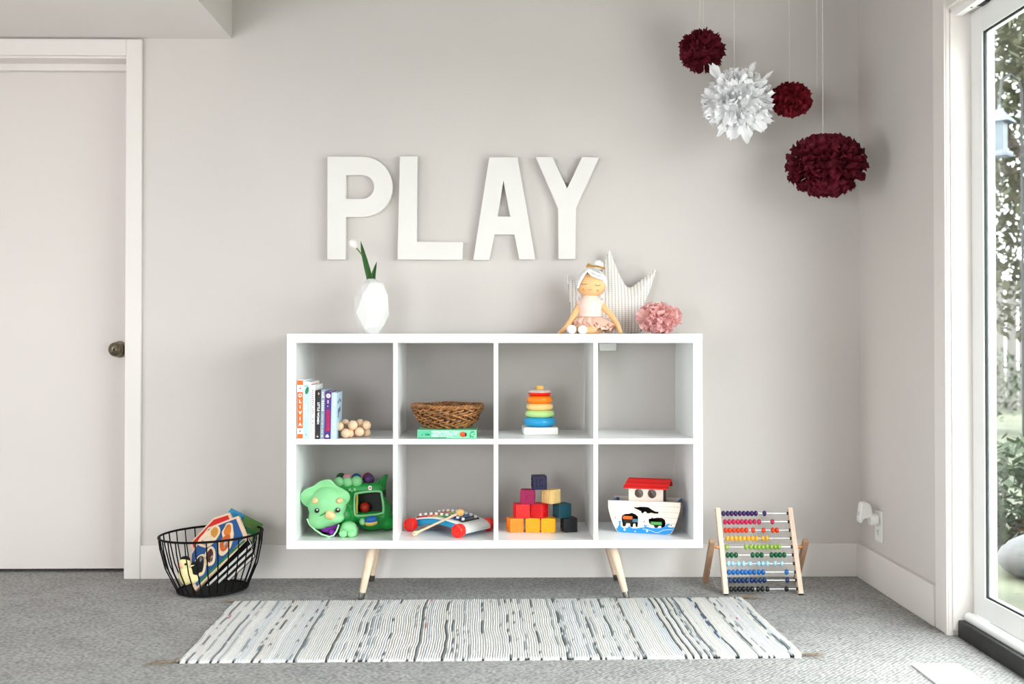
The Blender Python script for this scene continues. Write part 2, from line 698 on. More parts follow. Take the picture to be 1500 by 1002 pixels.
def letter(name, label, loops, extra=0.0):
    loops = [[lt(*p) for p in l] for l in loops]
    xs_ = [p[0] for l in loops for p in l]; zs = [p[1] for l in loops for p in l]
    cx, cz = (min(xs_) + max(xs_)) / 2, min(zs)
    me = plate([[(x - cx, z - cz) for x, z in l] for l in loops], .034, .0015)
    o = obj(name, me, M_LETTER, None, False, M=UPRIGHT)
    o.location = (cx, WY - .0172, cz)
    tag(o, label, 'letter', 'letters spelling a word on the wall')


def arc(cx, cy, rx, ry, a0, a1, n=16):
    return [(cx + rx * cos(R(a0 + (a1 - a0) * k / n)), cy + ry * sin(R(a0 + (a1 - a0) * k / n))) for k in range(n + 1)]


letter('letter_p', 'white block letter P mounted on the wall', [
    [(100, 97), (275, 97)] + arc(272, 244.5, 146, 147.5, -88, 88) + [(270, 392), (190, 392), (190, 600), (100, 600)],
    [(190, 187), (190, 304), (262, 304)] + arc(268, 245.5, 60, 58.5, 88, -88, 12) + [(262, 187)]])
letter('letter_l', 'white block letter L mounted on the wall', [
    [(453, 95), (540, 95), (537, 513), (761, 515), (759, 601), (442, 600)]])
letter('letter_a', 'white block letter A mounted on the wall', [
    [(890, 98), (1029, 98), (1116, 599), (1037, 599), (1013, 477), (917, 477), (891, 602), (812, 602)],
    [(960, 214), (931, 389), (993, 389)]])
letter('letter_y', 'white block letter Y mounted on the wall', [
    [(1117, 97), (1200, 97), (1272, 250), (1345, 97), (1430, 97), (1316, 347), (1312, 597), (1229, 597), (1228, 350)]])


# ------------------------------------------------------------------ rag rug
def make_rug():
    rng = random.Random(5)
    Wd, Dp = 1.80, .735
    n = 248
    pitch = Wd / n
    rows = 56
    light = [(240, 238, 234), (236, 235, 232), (230, 231, 233), (245, 243, 240), (226, 229, 232), (238, 233, 228), (234, 231, 226)]
    cols = []
    k = 0
    nextdark = 3
    while k < n:
        c = rng.choice(light)
        dash = None
        if k == nextdark:
            dash = rng.choice([(108, 112, 112), (128, 132, 132), (112, 122, 126)])
            strength = rng.uniform(.44, .66)
            nextdark = k + rng.choice([3, 9, 11, 13, 16])
        else:
            strength = 0
            if rng.random() < .26:
                dash, strength = rng.choice([(176, 180, 182), (190, 192, 194), (158, 164, 168)]), rng.uniform(.3, .55)
            elif rng.random() < .05:
                dash, strength = rng.choice([(214, 150, 140), (196, 120, 150), (110, 140, 120), (90, 110, 140)]), rng.uniform(.25, .5)
        cols.append((c, dash, strength, rng.uniform(0, 100)))
        k += 1
    verts, faces, vc = [], [], []
    prof = (0.0, .30, .62, 1.0)
    cw = [(0.02, 0.0), (.3, 1.0), (.7, 1.0)]
    columns = []
    for k in range(n):
        for (f, h) in cw:
            columns.append((k, f, h))
    for j in range(rows + 1):
        t = j / rows
        for (k, f, h) in columns:
            x0 = (k + f) * pitch
            wob = .010 * (noise.noise((x0 * 2.2, t * 2.6, 3.1))) + .0035 * noise.noise((x0 * 12, t * 9, 7.7))
            edge = .004 * noise.noise((k * .9, 5.0 if t < .5 else 9.0, .3))
            x = x0 - Wd / 2 + wob
            y = (t - .5) * (Dp + edge * 2)
            z = .0025 + (.0055 + .002 * noise.noise((k * 1.7, t * 22, 2.0))) * h
            if j in (0, rows):
                z = .001 + .003 * h
            lift = max(0, (x - .80) / .1) ** 2 * .006 * (1 - t)
            verts.append((x, y, z + lift))
            c, dash, st, ph = cols[k]
            v = noise.noise((ph, t * 9, 1.0)) * .5 + .5
            w = noise.noise((ph + 40, t * 15, 4.0)) * .5 + .5
            a = 0
            if dash:
                a = 1.0 if (v * .6 + w * .4) < st else .12
            fl = noise.noise((ph + 9, t * 60, 8.0))
            shade = 1 + .10 * fl
            cc = [lin(c)[i] * (1 - a) + (lin(dash)[i] * a if dash else 0) for i in range(3)]
            if j in (0, rows) and dash and st > .45:
                cc = [q * .25 for q in lin((60, 66, 66))[:3]]
            vc.append((*[min(1, q * shade) for q in cc], 1))
    nc = len(columns)
    for j in range(rows):
        for i in range(nc - 1):
            a = j * nc + i
            faces.append((a, a + 1, a + nc + 1, a + nc))
    # underside hem so that the rug has thickness
    base = len(verts)
    ring = [i for i in range(nc)] + [j * nc + nc - 1 for j in range(1, rows + 1)] + \
           [rows * nc + i for i in range(nc - 2, -1, -1)] + [j * nc for j in range(rows - 1, 0, -1)]
    for i in ring:
        v = verts[i]
        verts.append((v[0], v[1], 0)); vc.append(vc[i])
    m = len(ring)
    for i in range(m):
        faces.append((ring[i], base + i, base + (i + 1) % m, ring[(i + 1) % m]))
    me = bpy.data.meshes.new('rug_weave')
    me.from_pydata(verts, [], faces)
    at = me.color_attributes.new('Col', 'FLOAT_COLOR', 'POINT')
    for i, c in enumerate(vc):
        at.data[i].color = c
    return me


rug = thing('rag_rug', 'long striped white and grey rag rug on the carpet', 'rug', (-.012, 3.530, 0), (0, 0, R(.9)))
rw = obj('weave', make_rug(), attr_mat('rag_weave', .95, .5, 260), rug, True, None)
M_FRINGE = pm('jute_fringe', (132, 118, 100), 0.95, 0.25, 200)


def fringe(cx, cy, ang, n, ln, seed):
    rng = random.Random(seed)
    bm = new()
    for k in range(n):
        a = ang + rng.uniform(-.45, .45)
        l = ln * rng.uniform(.55, 1.0)
        p = []
        bend = rng.uniform(-.5, .5)
        for s in range(6):
            t = s / 5
            q = a + bend * t
            p.append((cx + cos(q) * l * t, cy + sin(q) * l * t + rng.uniform(-.001, .001),
                      .006 - .003 * t + .004 * sin(pi * t) * rng.random()))
        tube(bm, p, [.0016, .0014, .0012, .0011, .001, .0006], 5)
    ball(bm, (cx, cy, .006), (.006, .006, .005), 8)
    obj('tassel', bm, M_FRINGE, rug, True)


fringe(-.905, -.362, R(197), 9, .10, 1)
fringe(-.900, .362, R(165), 5, .05, 2)
fringe(.900, -.355, R(2), 9, .085, 3)
fringe(.900, .362, R(8), 8, .10, 4)

# ------------------------------------------------------------------ books
def cover_mat(name, rgb, rough=.4):
    return pm('cover_' + name, rgb, rough, .03, 40, 0, 0)


def bars(bm, n, x0, x1, z0, z1, y, seed, down=True):
    """unreadable small print: short strokes along a line"""
    rng = random.Random(seed)
    if down:
        h = (z1 - z0) / n
        for k in range(n):
            if rng.random() < .14:
                continue
            zz = z1 - (k + .5) * h
            s = rng.choice((.7, 1.0, 1.0, .8))
            box(bm, x0, x0 + (x1 - x0) * s, y - .0004, y + .0004, zz - h * .33, zz + h * .33)
    else:
        w = (x1 - x0) / n
        for k in range(n):
            if rng.random() < .14:
                continue
            xx = x0 + (k + .5) * w
            s = rng.choice((.7, 1.0, 1.0, .8))
            box(bm, xx - w * .33, xx + w * .33, y - .0004, y + .0004, z0, z0 + (z1 - z0) * s)


def book(name, label, loc, w, h, d, mat, rot=(0, 0, 0), group='storybooks standing in the top row', hard=.0022):
    """spine faces -Y, x across the thickness"""
    t = thing(name, label, 'book', loc, rot, group)
    bm = new()
    box(bm, 0, hard, 0, d, 0, h, .0005)
    box(bm, w - hard, w, 0, d, 0, h, .0005)
    box(bm, hard * .5, w - hard * .5, 0, hard, 0, h, .0005)
    obj('cover', bm, mat, t)
    bm = new(); box(bm, hard, w - hard, hard, d - .004, .002, h - .003)
    obj('pages', bm, M_PAGES, t)
    return t


ZS = MZ1 + .0003
W_ = pm('print_white', (250, 248, 244), .5, .01, 10)
K_ = pm('print_black', (20, 20, 22), .5, .05, 10)
O_ = pm('print_orange', (232, 104, 22), .45, .03, 20)
Y0 = 3.872
rowx = -.6985
# 1 white and orange
bk = book('book', 'tall white book with orange spine panels reading OLIVIA', (rowx, Y0, ZS), .0222, .2080, .19, cover_mat('white', (246, 244, 240)))
for (z0, z1) in ((.002, .0175), (.038, .166), (.1905, .2065)):
    bm = new(); box(bm, .0012, .0208, -.0006, .001, z0, z1)
    obj('spine_panel', bm, O_, bk)
for k, ch in enumerate('OLIVIA'):
    obj('spine_lettering', text_mesh(ch, .0165, .0006, .0007), W_, bk, M=Matrix.Translation((.011, -.0009, .153 - k * .0204)) @ UPRIGHT)
for z in (.0275, .1785):
    bm = new(); ball(bm, (.011, -.0002, z), (.0024, .0008, .0028), 10)
    obj('spine_dot', bm, K_, bk, True)
rowx += .0224
# 2 pale blue
bk = book('book', 'pale blue book with white spine lettering and green oval', (rowx, Y0 + .001, ZS), .0200, .2030, .20, cover_mat('pale_blue', (190, 216, 226)))
bm = new(); box(bm, .0005, .0195, -.0005, .001, .190, .2026); obj('spine_panel', bm, W_, bk)
bm = new(); bars(bm, 4, .004, .016, .186, .189, -.0006, 3, False); obj('spine_print', bm, pm('print_blue', (90, 140, 190), .5), bk)
bm = new(); ball(bm, (.0125, 0, .171), (.0062, .0009, .0135), 14, Matrix.Rotation(R(14), 4, 'Y')); obj('oval_badge', bm, pm('print_green', (20, 130, 78), .5), bk, True)
bm = new(); bars(bm, 6, .005, .0155, .076, .127, -.0006, 4); obj('spine_print', bm, W_, bk)
bm = new(); bars(bm, 2, .007, .013, .008, .018, -.0006, 8); obj('spine_print', bm, MATS['print_blue'], bk)
rowx += .0202
# 3 thin white with red
bk = book('book', 'thin white picture book with red cover print', (rowx, Y0 + .002, ZS), .0045, .2000, .19, cover_mat('white_b', (244, 240, 236)), hard=.001)
bm = new()
rr = random.Random(7)
for k in range(9):
    y = .012 + k * .017; z = .193
    s = .011 if k % 2 else .008
    f = [bm.verts.new(q) for q in ((.0047, y, z), (.0047, y + .015, z - .001), (.0047, y + .006, z - s))]
    bm.faces.new(f)
    box(bm, .0012, .0034, y + .001, y + .011, .1998, .2003)
obj('cover_print', bm, pm('print_red', (206, 52, 40), .5), bk)
rowx += .0047
# 4 white with grey lettering
bk = book('book', 'white book with faint grey spine lettering', (rowx, Y0 + .002, ZS), .0160, .1900, .17, cover_mat('white_c', (245, 243, 241)))
bm = new(); bars(bm, 18, .006, .011, .045, .175, -.0006, 12); obj('spine_print', bm, pm('print_grey', (170, 166, 162), .5), bk)
bm = new(); box(bm, .0003, .0015, -.0006, .0, .02, .165); obj('spine_line', bm, pm('print_rust', (168, 120, 104), .5), bk)
bm = new(); box(bm, .006, .009, -.0006, .0, .008, .011); obj('spine_mark', bm, MATS['print_grey'], bk)
rowx += .0162 + .001
lean = R(1.3)
# 5 black
bk = book('book', 'slim black book with white spine title LITTLE WOMEN', (rowx, Y0 - .002, ZS), .0152, .1720, .15, cover_mat('black', (14, 13, 14)), (0, lean, 0))
obj('spine_lettering', text_mesh('LITTLE WOMEN', .0108, .0005, .0003), W_, bk, M=Matrix.Translation((.0085, -.0004, .091)) @ UPRIGHT @ Matrix.Rotation(-pi / 2, 4, 'Z'))
bm = new(); ball(bm, (.0085, 0, .160), (.0028, .0008, .004), 10); obj('emblem', bm, pm('print_gold', (226, 178, 110), .5), bk, True)
bm = new(); box(bm, .005, .0105, -.0005, 0, .007, .0105); obj('spine_mark', bm, W_, bk)
bm = new(); box(bm, .0065, .009, -.0005, 0, .014, .0175); obj('spine_mark', bm, MATS['print_red'], bk)
rowx += .0158
# 6 grey blue
bk = book('book', 'grey blue paperback with blocky white spine lettering', (rowx, Y0 + .003, ZS), .0150, .1750, .16, cover_mat('grey_blue', (150, 166, 182)), (0, lean, 0))
bm = new(); bars(bm, 9, .0035, .0115, .098, .168, -.0006, 15); obj('spine_print', bm, W_, bk)
bm = new(); bars(bm, 14, .005, .010, .02, .088, -.0006, 16); obj('spine_print', bm, pm('print_pale', (206, 216, 222), .5), bk)
bm = new(); box(bm, .005, .009, -.0006, 0, .008, .014); obj('spine_mark', bm, W_, bk)
rowx += .0156
# 7 purple
bk = book('book', 'purple book with white disc and red spine panel', (rowx, Y0 - .001, ZS), .0218, .1675, .14, cover_mat('purple', (74, 22, 122)), (0, lean, 0))
bm = new(); ball(bm, (.0112, 0, .1525), (.0080, .0008, .0080), 20); dd = obj('spine_disc', bm, pm('print_cream', (248, 222, 206), .5), bk, True)
bm = new(); ball(bm, (.0108, -.0006, .1525), (.0022, .0006, .003), 10); obj('disc_mark', bm, pm('print_pink', (226, 110, 120), .5), dd, True)
bm = new(); bars(bm, 6, .0085, .0125, .114, .137, -.0006, 17); obj('spine_print', bm, W_, bk)
bm = new(); box(bm, .0045, .0182, -.0004, 0, .029, .102); sp = obj('spine_panel', bm, pm('print_crimson', (206, 20, 70), .5), bk)
bm = new(); bars(bm, 16, .0058, .0100, .031, .100, -.0007, 18); bars(bm, 14, .0125, .0168, .036, .100, -.0007, 19); obj('spine_print', bm, pm('print_violet', (98, 26, 116), .5), sp)
bm = new(); box(bm, .005, .016, -.0005, 0, .006, .0125); box(bm, .0075, .0135, -.0005, 0, .0125, .016); obj('spine_mark', bm, W_, bk)
rowx += .0222
# 8 light blue with illustrated cover
bk = book('book', 'light blue paperback with dark figures on its cover', (rowx, Y0 + .001, ZS), .0200, .1635, .135, cover_mat('light_blue', (186, 210, 226)), (0, lean * .8, 0))
bm = new(); bars(bm, 26, .0085, .0120, .014, .152, -.0006, 21); bars(bm, 6, .011, .0155, .118, .158, -.0006, 22); obj('spine_print', bm, pm('print_ice', (232, 240, 246), .5), bk)
bm = new()
for (y0, y1, z0, z1) in ((.02, .044, .122, .135), (.05, .072, .128, .142), (.078, .098, .124, .138), (.03, .06, .082, .108), (.062, .09, .090, .112), (.03, .05, .072, .086), (.08, .10, .030, .044)):
    ball(bm, (.0200, (y0 + y1) / 2, (z0 + z1) / 2), (.0006, (y1 - y0) / 2, (z1 - z0) / 2), 8)
obj('cover_print', bm, pm('print_slate', (66, 78, 88), .6), bk, True)

# wooden ball cluster
cl = thing('wooden_ball_cluster', 'clutching toy of natural wooden balls beside the storybooks', 'toy', (-.506, 3.945, ZS))
BALLS = [(-.050, -.022, .040, .0162), (-.034, .012, .049, .0150), (-.002, -.026, .045, .0175), (-.012, -.018, .0165, .016),
         (-.026, -.034, .0168, .0168), (.004, .022, .0158, .0158), (.020, .010, .049, .0155), (.044, -.006, .043, .0168),
         (.022, -.026, .0215, .0165), (.042, .016, .0158, .0156), (-.050, .018, .0158, .0156), (.012, .030, .042, .015)]
for (x, y, z, r_) in BALLS:
    bm = new(); ball(bm, (x, y, max(z, r_)), r_, 20)
    obj('wooden_ball', bm, M_BEECH, cl, True)

# green book lying flat under the wicker bowl
gb = thing('book', 'mint green book lying flat under the wicker bowl', 'book', (-.2745, 3.872, ZS), (0, 0, R(-1.0)))
GW, GD, GH = .210, .150, .0325
G_ = pm('cover_mint', (128, 208, 166), .4, .05, 30)
bm = new()
box(bm, 0, GW, 0, GD, 0, .0025, .0005); box(bm, 0, GW, 0, GD, GH - .0025, GH, .0005); box(bm, 0, GW, 0, .0025, 0, GH, .0005)
obj('cover', bm, G_, gb)
bm = new(); box(bm, .002, GW - .003, .003, GD - .004, .0025, GH - .0025); obj('pages', bm, M_PAGES, gb)
bm = new(); box(bm, .001, .049, -.0005, 0, .0065, GH - .004); sp = obj('spine_panel', bm, pm('print_teal', (92, 190, 150), .45), gb)
bm = new(); bars(bm, 9, .007, .045, .0120, .0190, -.0008, 31, False); obj('spine_print', bm, pm('print_forest', (14, 96, 66), .5), sp)
bm = new()
for i, (z0, z1, x1) in enumerate(((.0225, .028, .146), (.0150, .0200, .142), (.007, .0125, .124))):
    bars(bm, 17, .052, x1, z0, z1, -.0005, 33 + i, False)
obj('spine_print', bm, pm('print_mint_white', (226, 246, 236), .5), gb)
bm = new(); ball(bm, (.162, -.0003, .0155), (.0118, .0010, .0098), 16); lb = obj('ladybird_print', bm, pm('print_vermilion', (214, 84, 34), .5), gb, True)
bm = new(); ball(bm, (.1715, -.0008, .0150), (.0042, .0010, .0066), 10); ball(bm, (.156, -.0010, .017), (.0018, .0006, .0018), 8); ball(bm, (.162, -.0012, .0125), (.0018, .0004, .0018), 8); obj('ladybird_head', bm, pm('print_dark_green', (20, 50, 34), .5), lb, True)
bm = new()
rr = random.Random(3)
for k in range(9):
    ball(bm, (rr.uniform(.182, .205), -.0001, rr.uniform(.006, .027)), (rr.uniform(.002, .005), .0006, rr.uniform(.0015, .0035)), 8)
obj('leaf_print', bm, pm('print_leaf', (52, 160, 112), .5), gb, True)
bm = new(); box(bm, .002, .104, -.0004, 0, .003, .0050); obj('spine_line', bm, MATS['print_forest'], gb)

# wicker bowl
def wicker():
    t = thing('wicker_bowl', 'brown woven wicker bowl standing on the mint green book', 'bowl', (-.1725, 3.985, ZS + GH + .0004))
    H, r0, r1 = .080, .078, .126
    M_W = pm('brown_wicker', (156, 104, 58), .35, .5, 45, .3, 120)
    M_WD = pm('wicker_gap_shade', (72, 42, 22), .5, .4, 40, .3, 120)  # darkened colour stands in for the shaded gaps between strands
    rad = lambda z: r0 + (r1 - r0) * (z / H) ** .9 - .006 * sin(pi * min(1, z / H)) * -1
    n = 30
    bm = new()
    for k in range(n):
        a = 2 * pi * k / n
        pts = []
        for s in range(8):
            z = H * s / 7 * .97 + .002
            aa = a + .10 * s / 7
            pts.append((rad(z) * cos(aa), rad(z) * sin(aa), z))
        tube(bm, pts, .0028, 6)
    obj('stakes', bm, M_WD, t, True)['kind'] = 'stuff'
    bm = new()
    rows = 12
    for j in range(rows):
        z = .004 + (H - .012) * j / (rows - 1)
        pts = []
        m = n * 4
        for i in range(m):
            a = 2 * pi * i / m
            w = sin(a * n / 2 + (pi if j % 2 else 0)) * .0062
            dz = .0034 * sin(a * n / 2 + j * 2.1 + pi / 2) + .0016 * sin(3 * a + j)
            pts.append(((rad(z) + w) * cos(a), (rad(z) + w) * sin(a), max(.0038, z + dz)))
        tube(bm, pts, .0036, 6, True)
    obj('weave', bm, M_W, t, True)['kind'] = 'stuff'
    bm = new()
    for p in range(3):
        m = 150
        pts = []
        for i in range(m):
            a = 2 * pi * i / m
            q = a * 20 + p * 2 * pi / 3
            pts.append(((r1 + .001 + .0045 * cos(q)) * cos(a), (r1 + .001 + .0045 * cos(q)) * sin(a), H - .002 + .0045 * sin(q) + .0015 * sin(5 * a)))
        tube(bm, pts, .0034, 6, True)
    obj('braided_rim', bm, M_W, t, True)
    bm = new()
    for k in range(9):
        torus(bm, (0, 0, .006), .010 + k * .0082, .0036, n=40, seg=6)
    lathe(bm, [(.078, .003), (.078, .006)], 40)
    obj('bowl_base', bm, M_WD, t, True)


wicker()

# stacking rings
st = thing('ring_stacker_base', 'white square base with orange peg for stacking rings', 'toy', (.168, 4.088, ZS), (0, 0, R(2)))
bm = new(); box(bm, -.0635, .0635, -.0635, .0635, 0, .027, .006, 3)
obj('base', bm, M_PLASTIC, st, True)
bm = new(); lathe(bm, [(.022, .027), (.0175, .09), (.0155, .1735), (.014, .178), (.013, .1785)], 24)
obj('peg', bm, pm('peg_orange', (246, 186, 92), .35, .02, 20), st, True)
z = .0275
RINGS = [('blue', (30, 156, 210), .0610, .0350), ('pale green', (186, 222, 140), .0550, .0272), ('pale yellow', (252, 206, 130), .0505, .0262),
         ('bright orange', (252, 132, 6), .0490, .0285)]
places = ['lowest on the peg', 'between blue and yellow rings', 'between green and orange rings', 'under the red ring']
for (nm, c, ro, h), pl in zip(RINGS, places):
    t = new()
    rt = h / 2
    Rm = ro - rt * 1.02
    torus(t, (0, 0, rt), Rm, rt * 1.02, None, 40, 14, rt)
    o = obj('stacking_ring', t, pm('ring_' + nm.replace(' ', '_'), c, .25, .02, 20, coat=.2), None, True, None)
    o.location = (.168, 4.088, ZS + z)
    tag(o, nm + ' plastic stacking ring ' + pl, 'stacking ring', 'stacking rings on the peg')
    z += h * .965
rt = thing('stacking_ring', 'red stacking ring with clear bead filled top on the peg', 'stacking ring', (.168, 4.088, ZS + z), (0, 0, 0), 'stacking rings on the peg')
bm = new(); h = .026
prof = [(.0185, .004), (.0195, .001), (.028, 0), (.036, .0015), (.0418, .007), (.0432, .0118), (.0425, .0135), (.0185, .0135)]
lathe(bm, prof, 36, None, False, False)
obj('ring_cup', bm, pm('ring_red', (238, 26, 16), .25, .02, 20, coat=.2), rt, True)
bm = new(); lathe(bm, [(.0185, .0137), (.0425, .0137), (.0425, .0165), (.040, .0215), (.034, .0250), (.026, .0255), (.0185, .0215)], 36, None, False, False)
obj('clear_dome', bm, pm('smoky_clear', (206, 186, 176), .12, .12, 60, coat=.5), rt, True)
bm = new()
rr = random.Random(2)
for k in range(26):
    a = rr.uniform(0, 2 * pi); q = rr.uniform(.028, .038)
    ball(bm, (q * cos(a), q * sin(a), .0225 - max(0, q - .034) * .8), .0026, 6)
obj('rattle_bead', bm, pm('rattle_beads', (120, 128, 120), .3, .6, 90), rt, True)

# ------------------------------------------------------------------ soft building blocks
ZF = IZ0 + .0003
BS = .0515


def block(label, rgb, x, y, lvl, rot, emblem=None, tilt=0.0, dz=0.0):
    nm = 'block_' + '_'.join(label.split()[:2])
    mt = pm(nm + str(int(rgb[0])), rgb, .45, .03, 30, .05, 200)
    t = thing('toy_block', label, 'block', (x, y, ZF + lvl * (BS + .0004) + dz), (0, R(tilt), R(rot)), 'soft blocks piled in a pyramid')
    bm = new(); h = BS / 2
    box(bm, -h, h, -h, h, 0, BS, .0032, 3)
    obj('block_body', bm, mt, t, True)
    for side in (0, 1, -1):
        A = Matrix.Rotation(side * pi / 2, 4, 'Z')
        bm = new()
        y0 = -h - .0002
        e = .019
        # raised square border
        tube(bm, [A @ Vector(p) for p in ((-e, y0, h - e), (e, y0, h - e), (e, y0, h + e), (-e, y0, h + e))], .0011, 6, True)
        obj('face_border', bm, mt, t, True)
        bm = new()
        if emblem == 'flower':
            for k in range(6):
                a = k * pi / 3
                torus(bm, A @ Vector((.0075 * cos(a), y0, h + .0075 * sin(a))), .0046, .0010, A @ UPRIGHT, 14, 5)
            torus(bm, A @ Vector((0, y0, h)), .0150, .0010, A @ UPRIGHT, 26, 5)
            ball(bm, A @ Vector((.001, y0, h)), .0022, 8)
        elif emblem == 'waves':
            for z in (-.009, 0, .009):
                tube(bm, [A @ Vector((-.014 + .028 * s / 20, y0, h + z + .0022 * sin(s * .63))) for s in range(21)], .0012, 6)
        elif emblem == 'ribs':
            for k in range(7):
                x_ = -.015 + k * .005
                tube(bm, [A @ Vector((x_, y0, h - .016)), A @ Vector((x_, y0, h + .016))], .0016, 6)
        elif emblem == 'studs':
            for i in range(3):
                for j in range(3):
                    ball(bm, A @ Vector((-.0105 + i * .0105, y0, h - .0105 + j * .0105)), (.0032, .0032, .0032), 8)
        elif emblem == 'numeral':
            me = text_mesh('2' if side == 0 else '0', .036, .002, .001)
            bm.from_mesh(me)
            bmesh.ops.transform(bm, matrix=A @ Matrix.Translation((0, y0, h)) @ UPRIGHT, verts=bm.verts)
        elif emblem == 'star':
            for k in range(4):
                a = pi / 4 + k * pi / 2
                tube(bm, [A @ Vector((.003 * cos(a), y0, h + .003 * sin(a))), A @ Vector((.0155 * cos(a), y0, h + .0155 * sin(a)))], [.0030, .0012], 8)
            ball(bm, A @ Vector((0, y0, h)), (.004, .002, .004), 10, A)
        elif emblem == 'spiral':
            tube(bm, [A @ Vector(((.002 + .00042 * s) * cos(s * .5), y0, h + (.002 + .00042 * s) * sin(s * .5))) for s in range(30)], .0013, 6)
        else:
            for k in range(5):
                a = k * 2 * pi / 5 + .3
                ball(bm, A @ Vector((.012 * cos(a), y0, h + .012 * sin(a))), .0024, 8)
            torus(bm, A @ Vector((0, y0, h)), .005, .0012, A @ UPRIGHT, 16, 5)
        obj('face_emblem', bm, mt, t, True)


block('orange block with an embossed flower in the bottom row', (250, 134, 18), .0745, 4.049, 0, 17, 'flower')
block('amber block with three embossed wavy lines', (248, 160, 16), .1405, 4.047, 0, -3, 'waves')
block('golden yellow block beside the black block', (250, 176, 14), .1985, 4.047, 0, -6, 'dots')
block('black block at the bottom corner of the pile', (8, 9, 14), .2740, 4.050, 0, 12, 'spiral')
block('red block with raised dots on the amber and orange blocks', (222, 16, 18), .0985, 4.049, 1, 12, 'dots')
block('red block with an embossed spiral beside the teal block', (216, 14, 20), .1640, 4.052, 1, -29, 'spiral')
block('teal block with vertical ribs on the black block', (10, 78, 92), .2490, 4.052, 1, 26, 'ribs')
block('magenta block with an embossed star on the red blocks', (150, 14, 74), .1215, 4.049, 2, -6, 'star')
block('cream block with embossed numerals set at an angle', (240, 204, 134), .2080, 4.054, 2, 44, 'numeral')
block('indigo block with nine studs on top of the pile', (28, 22, 60), .1640, 4.050, 3, 6, 'studs')

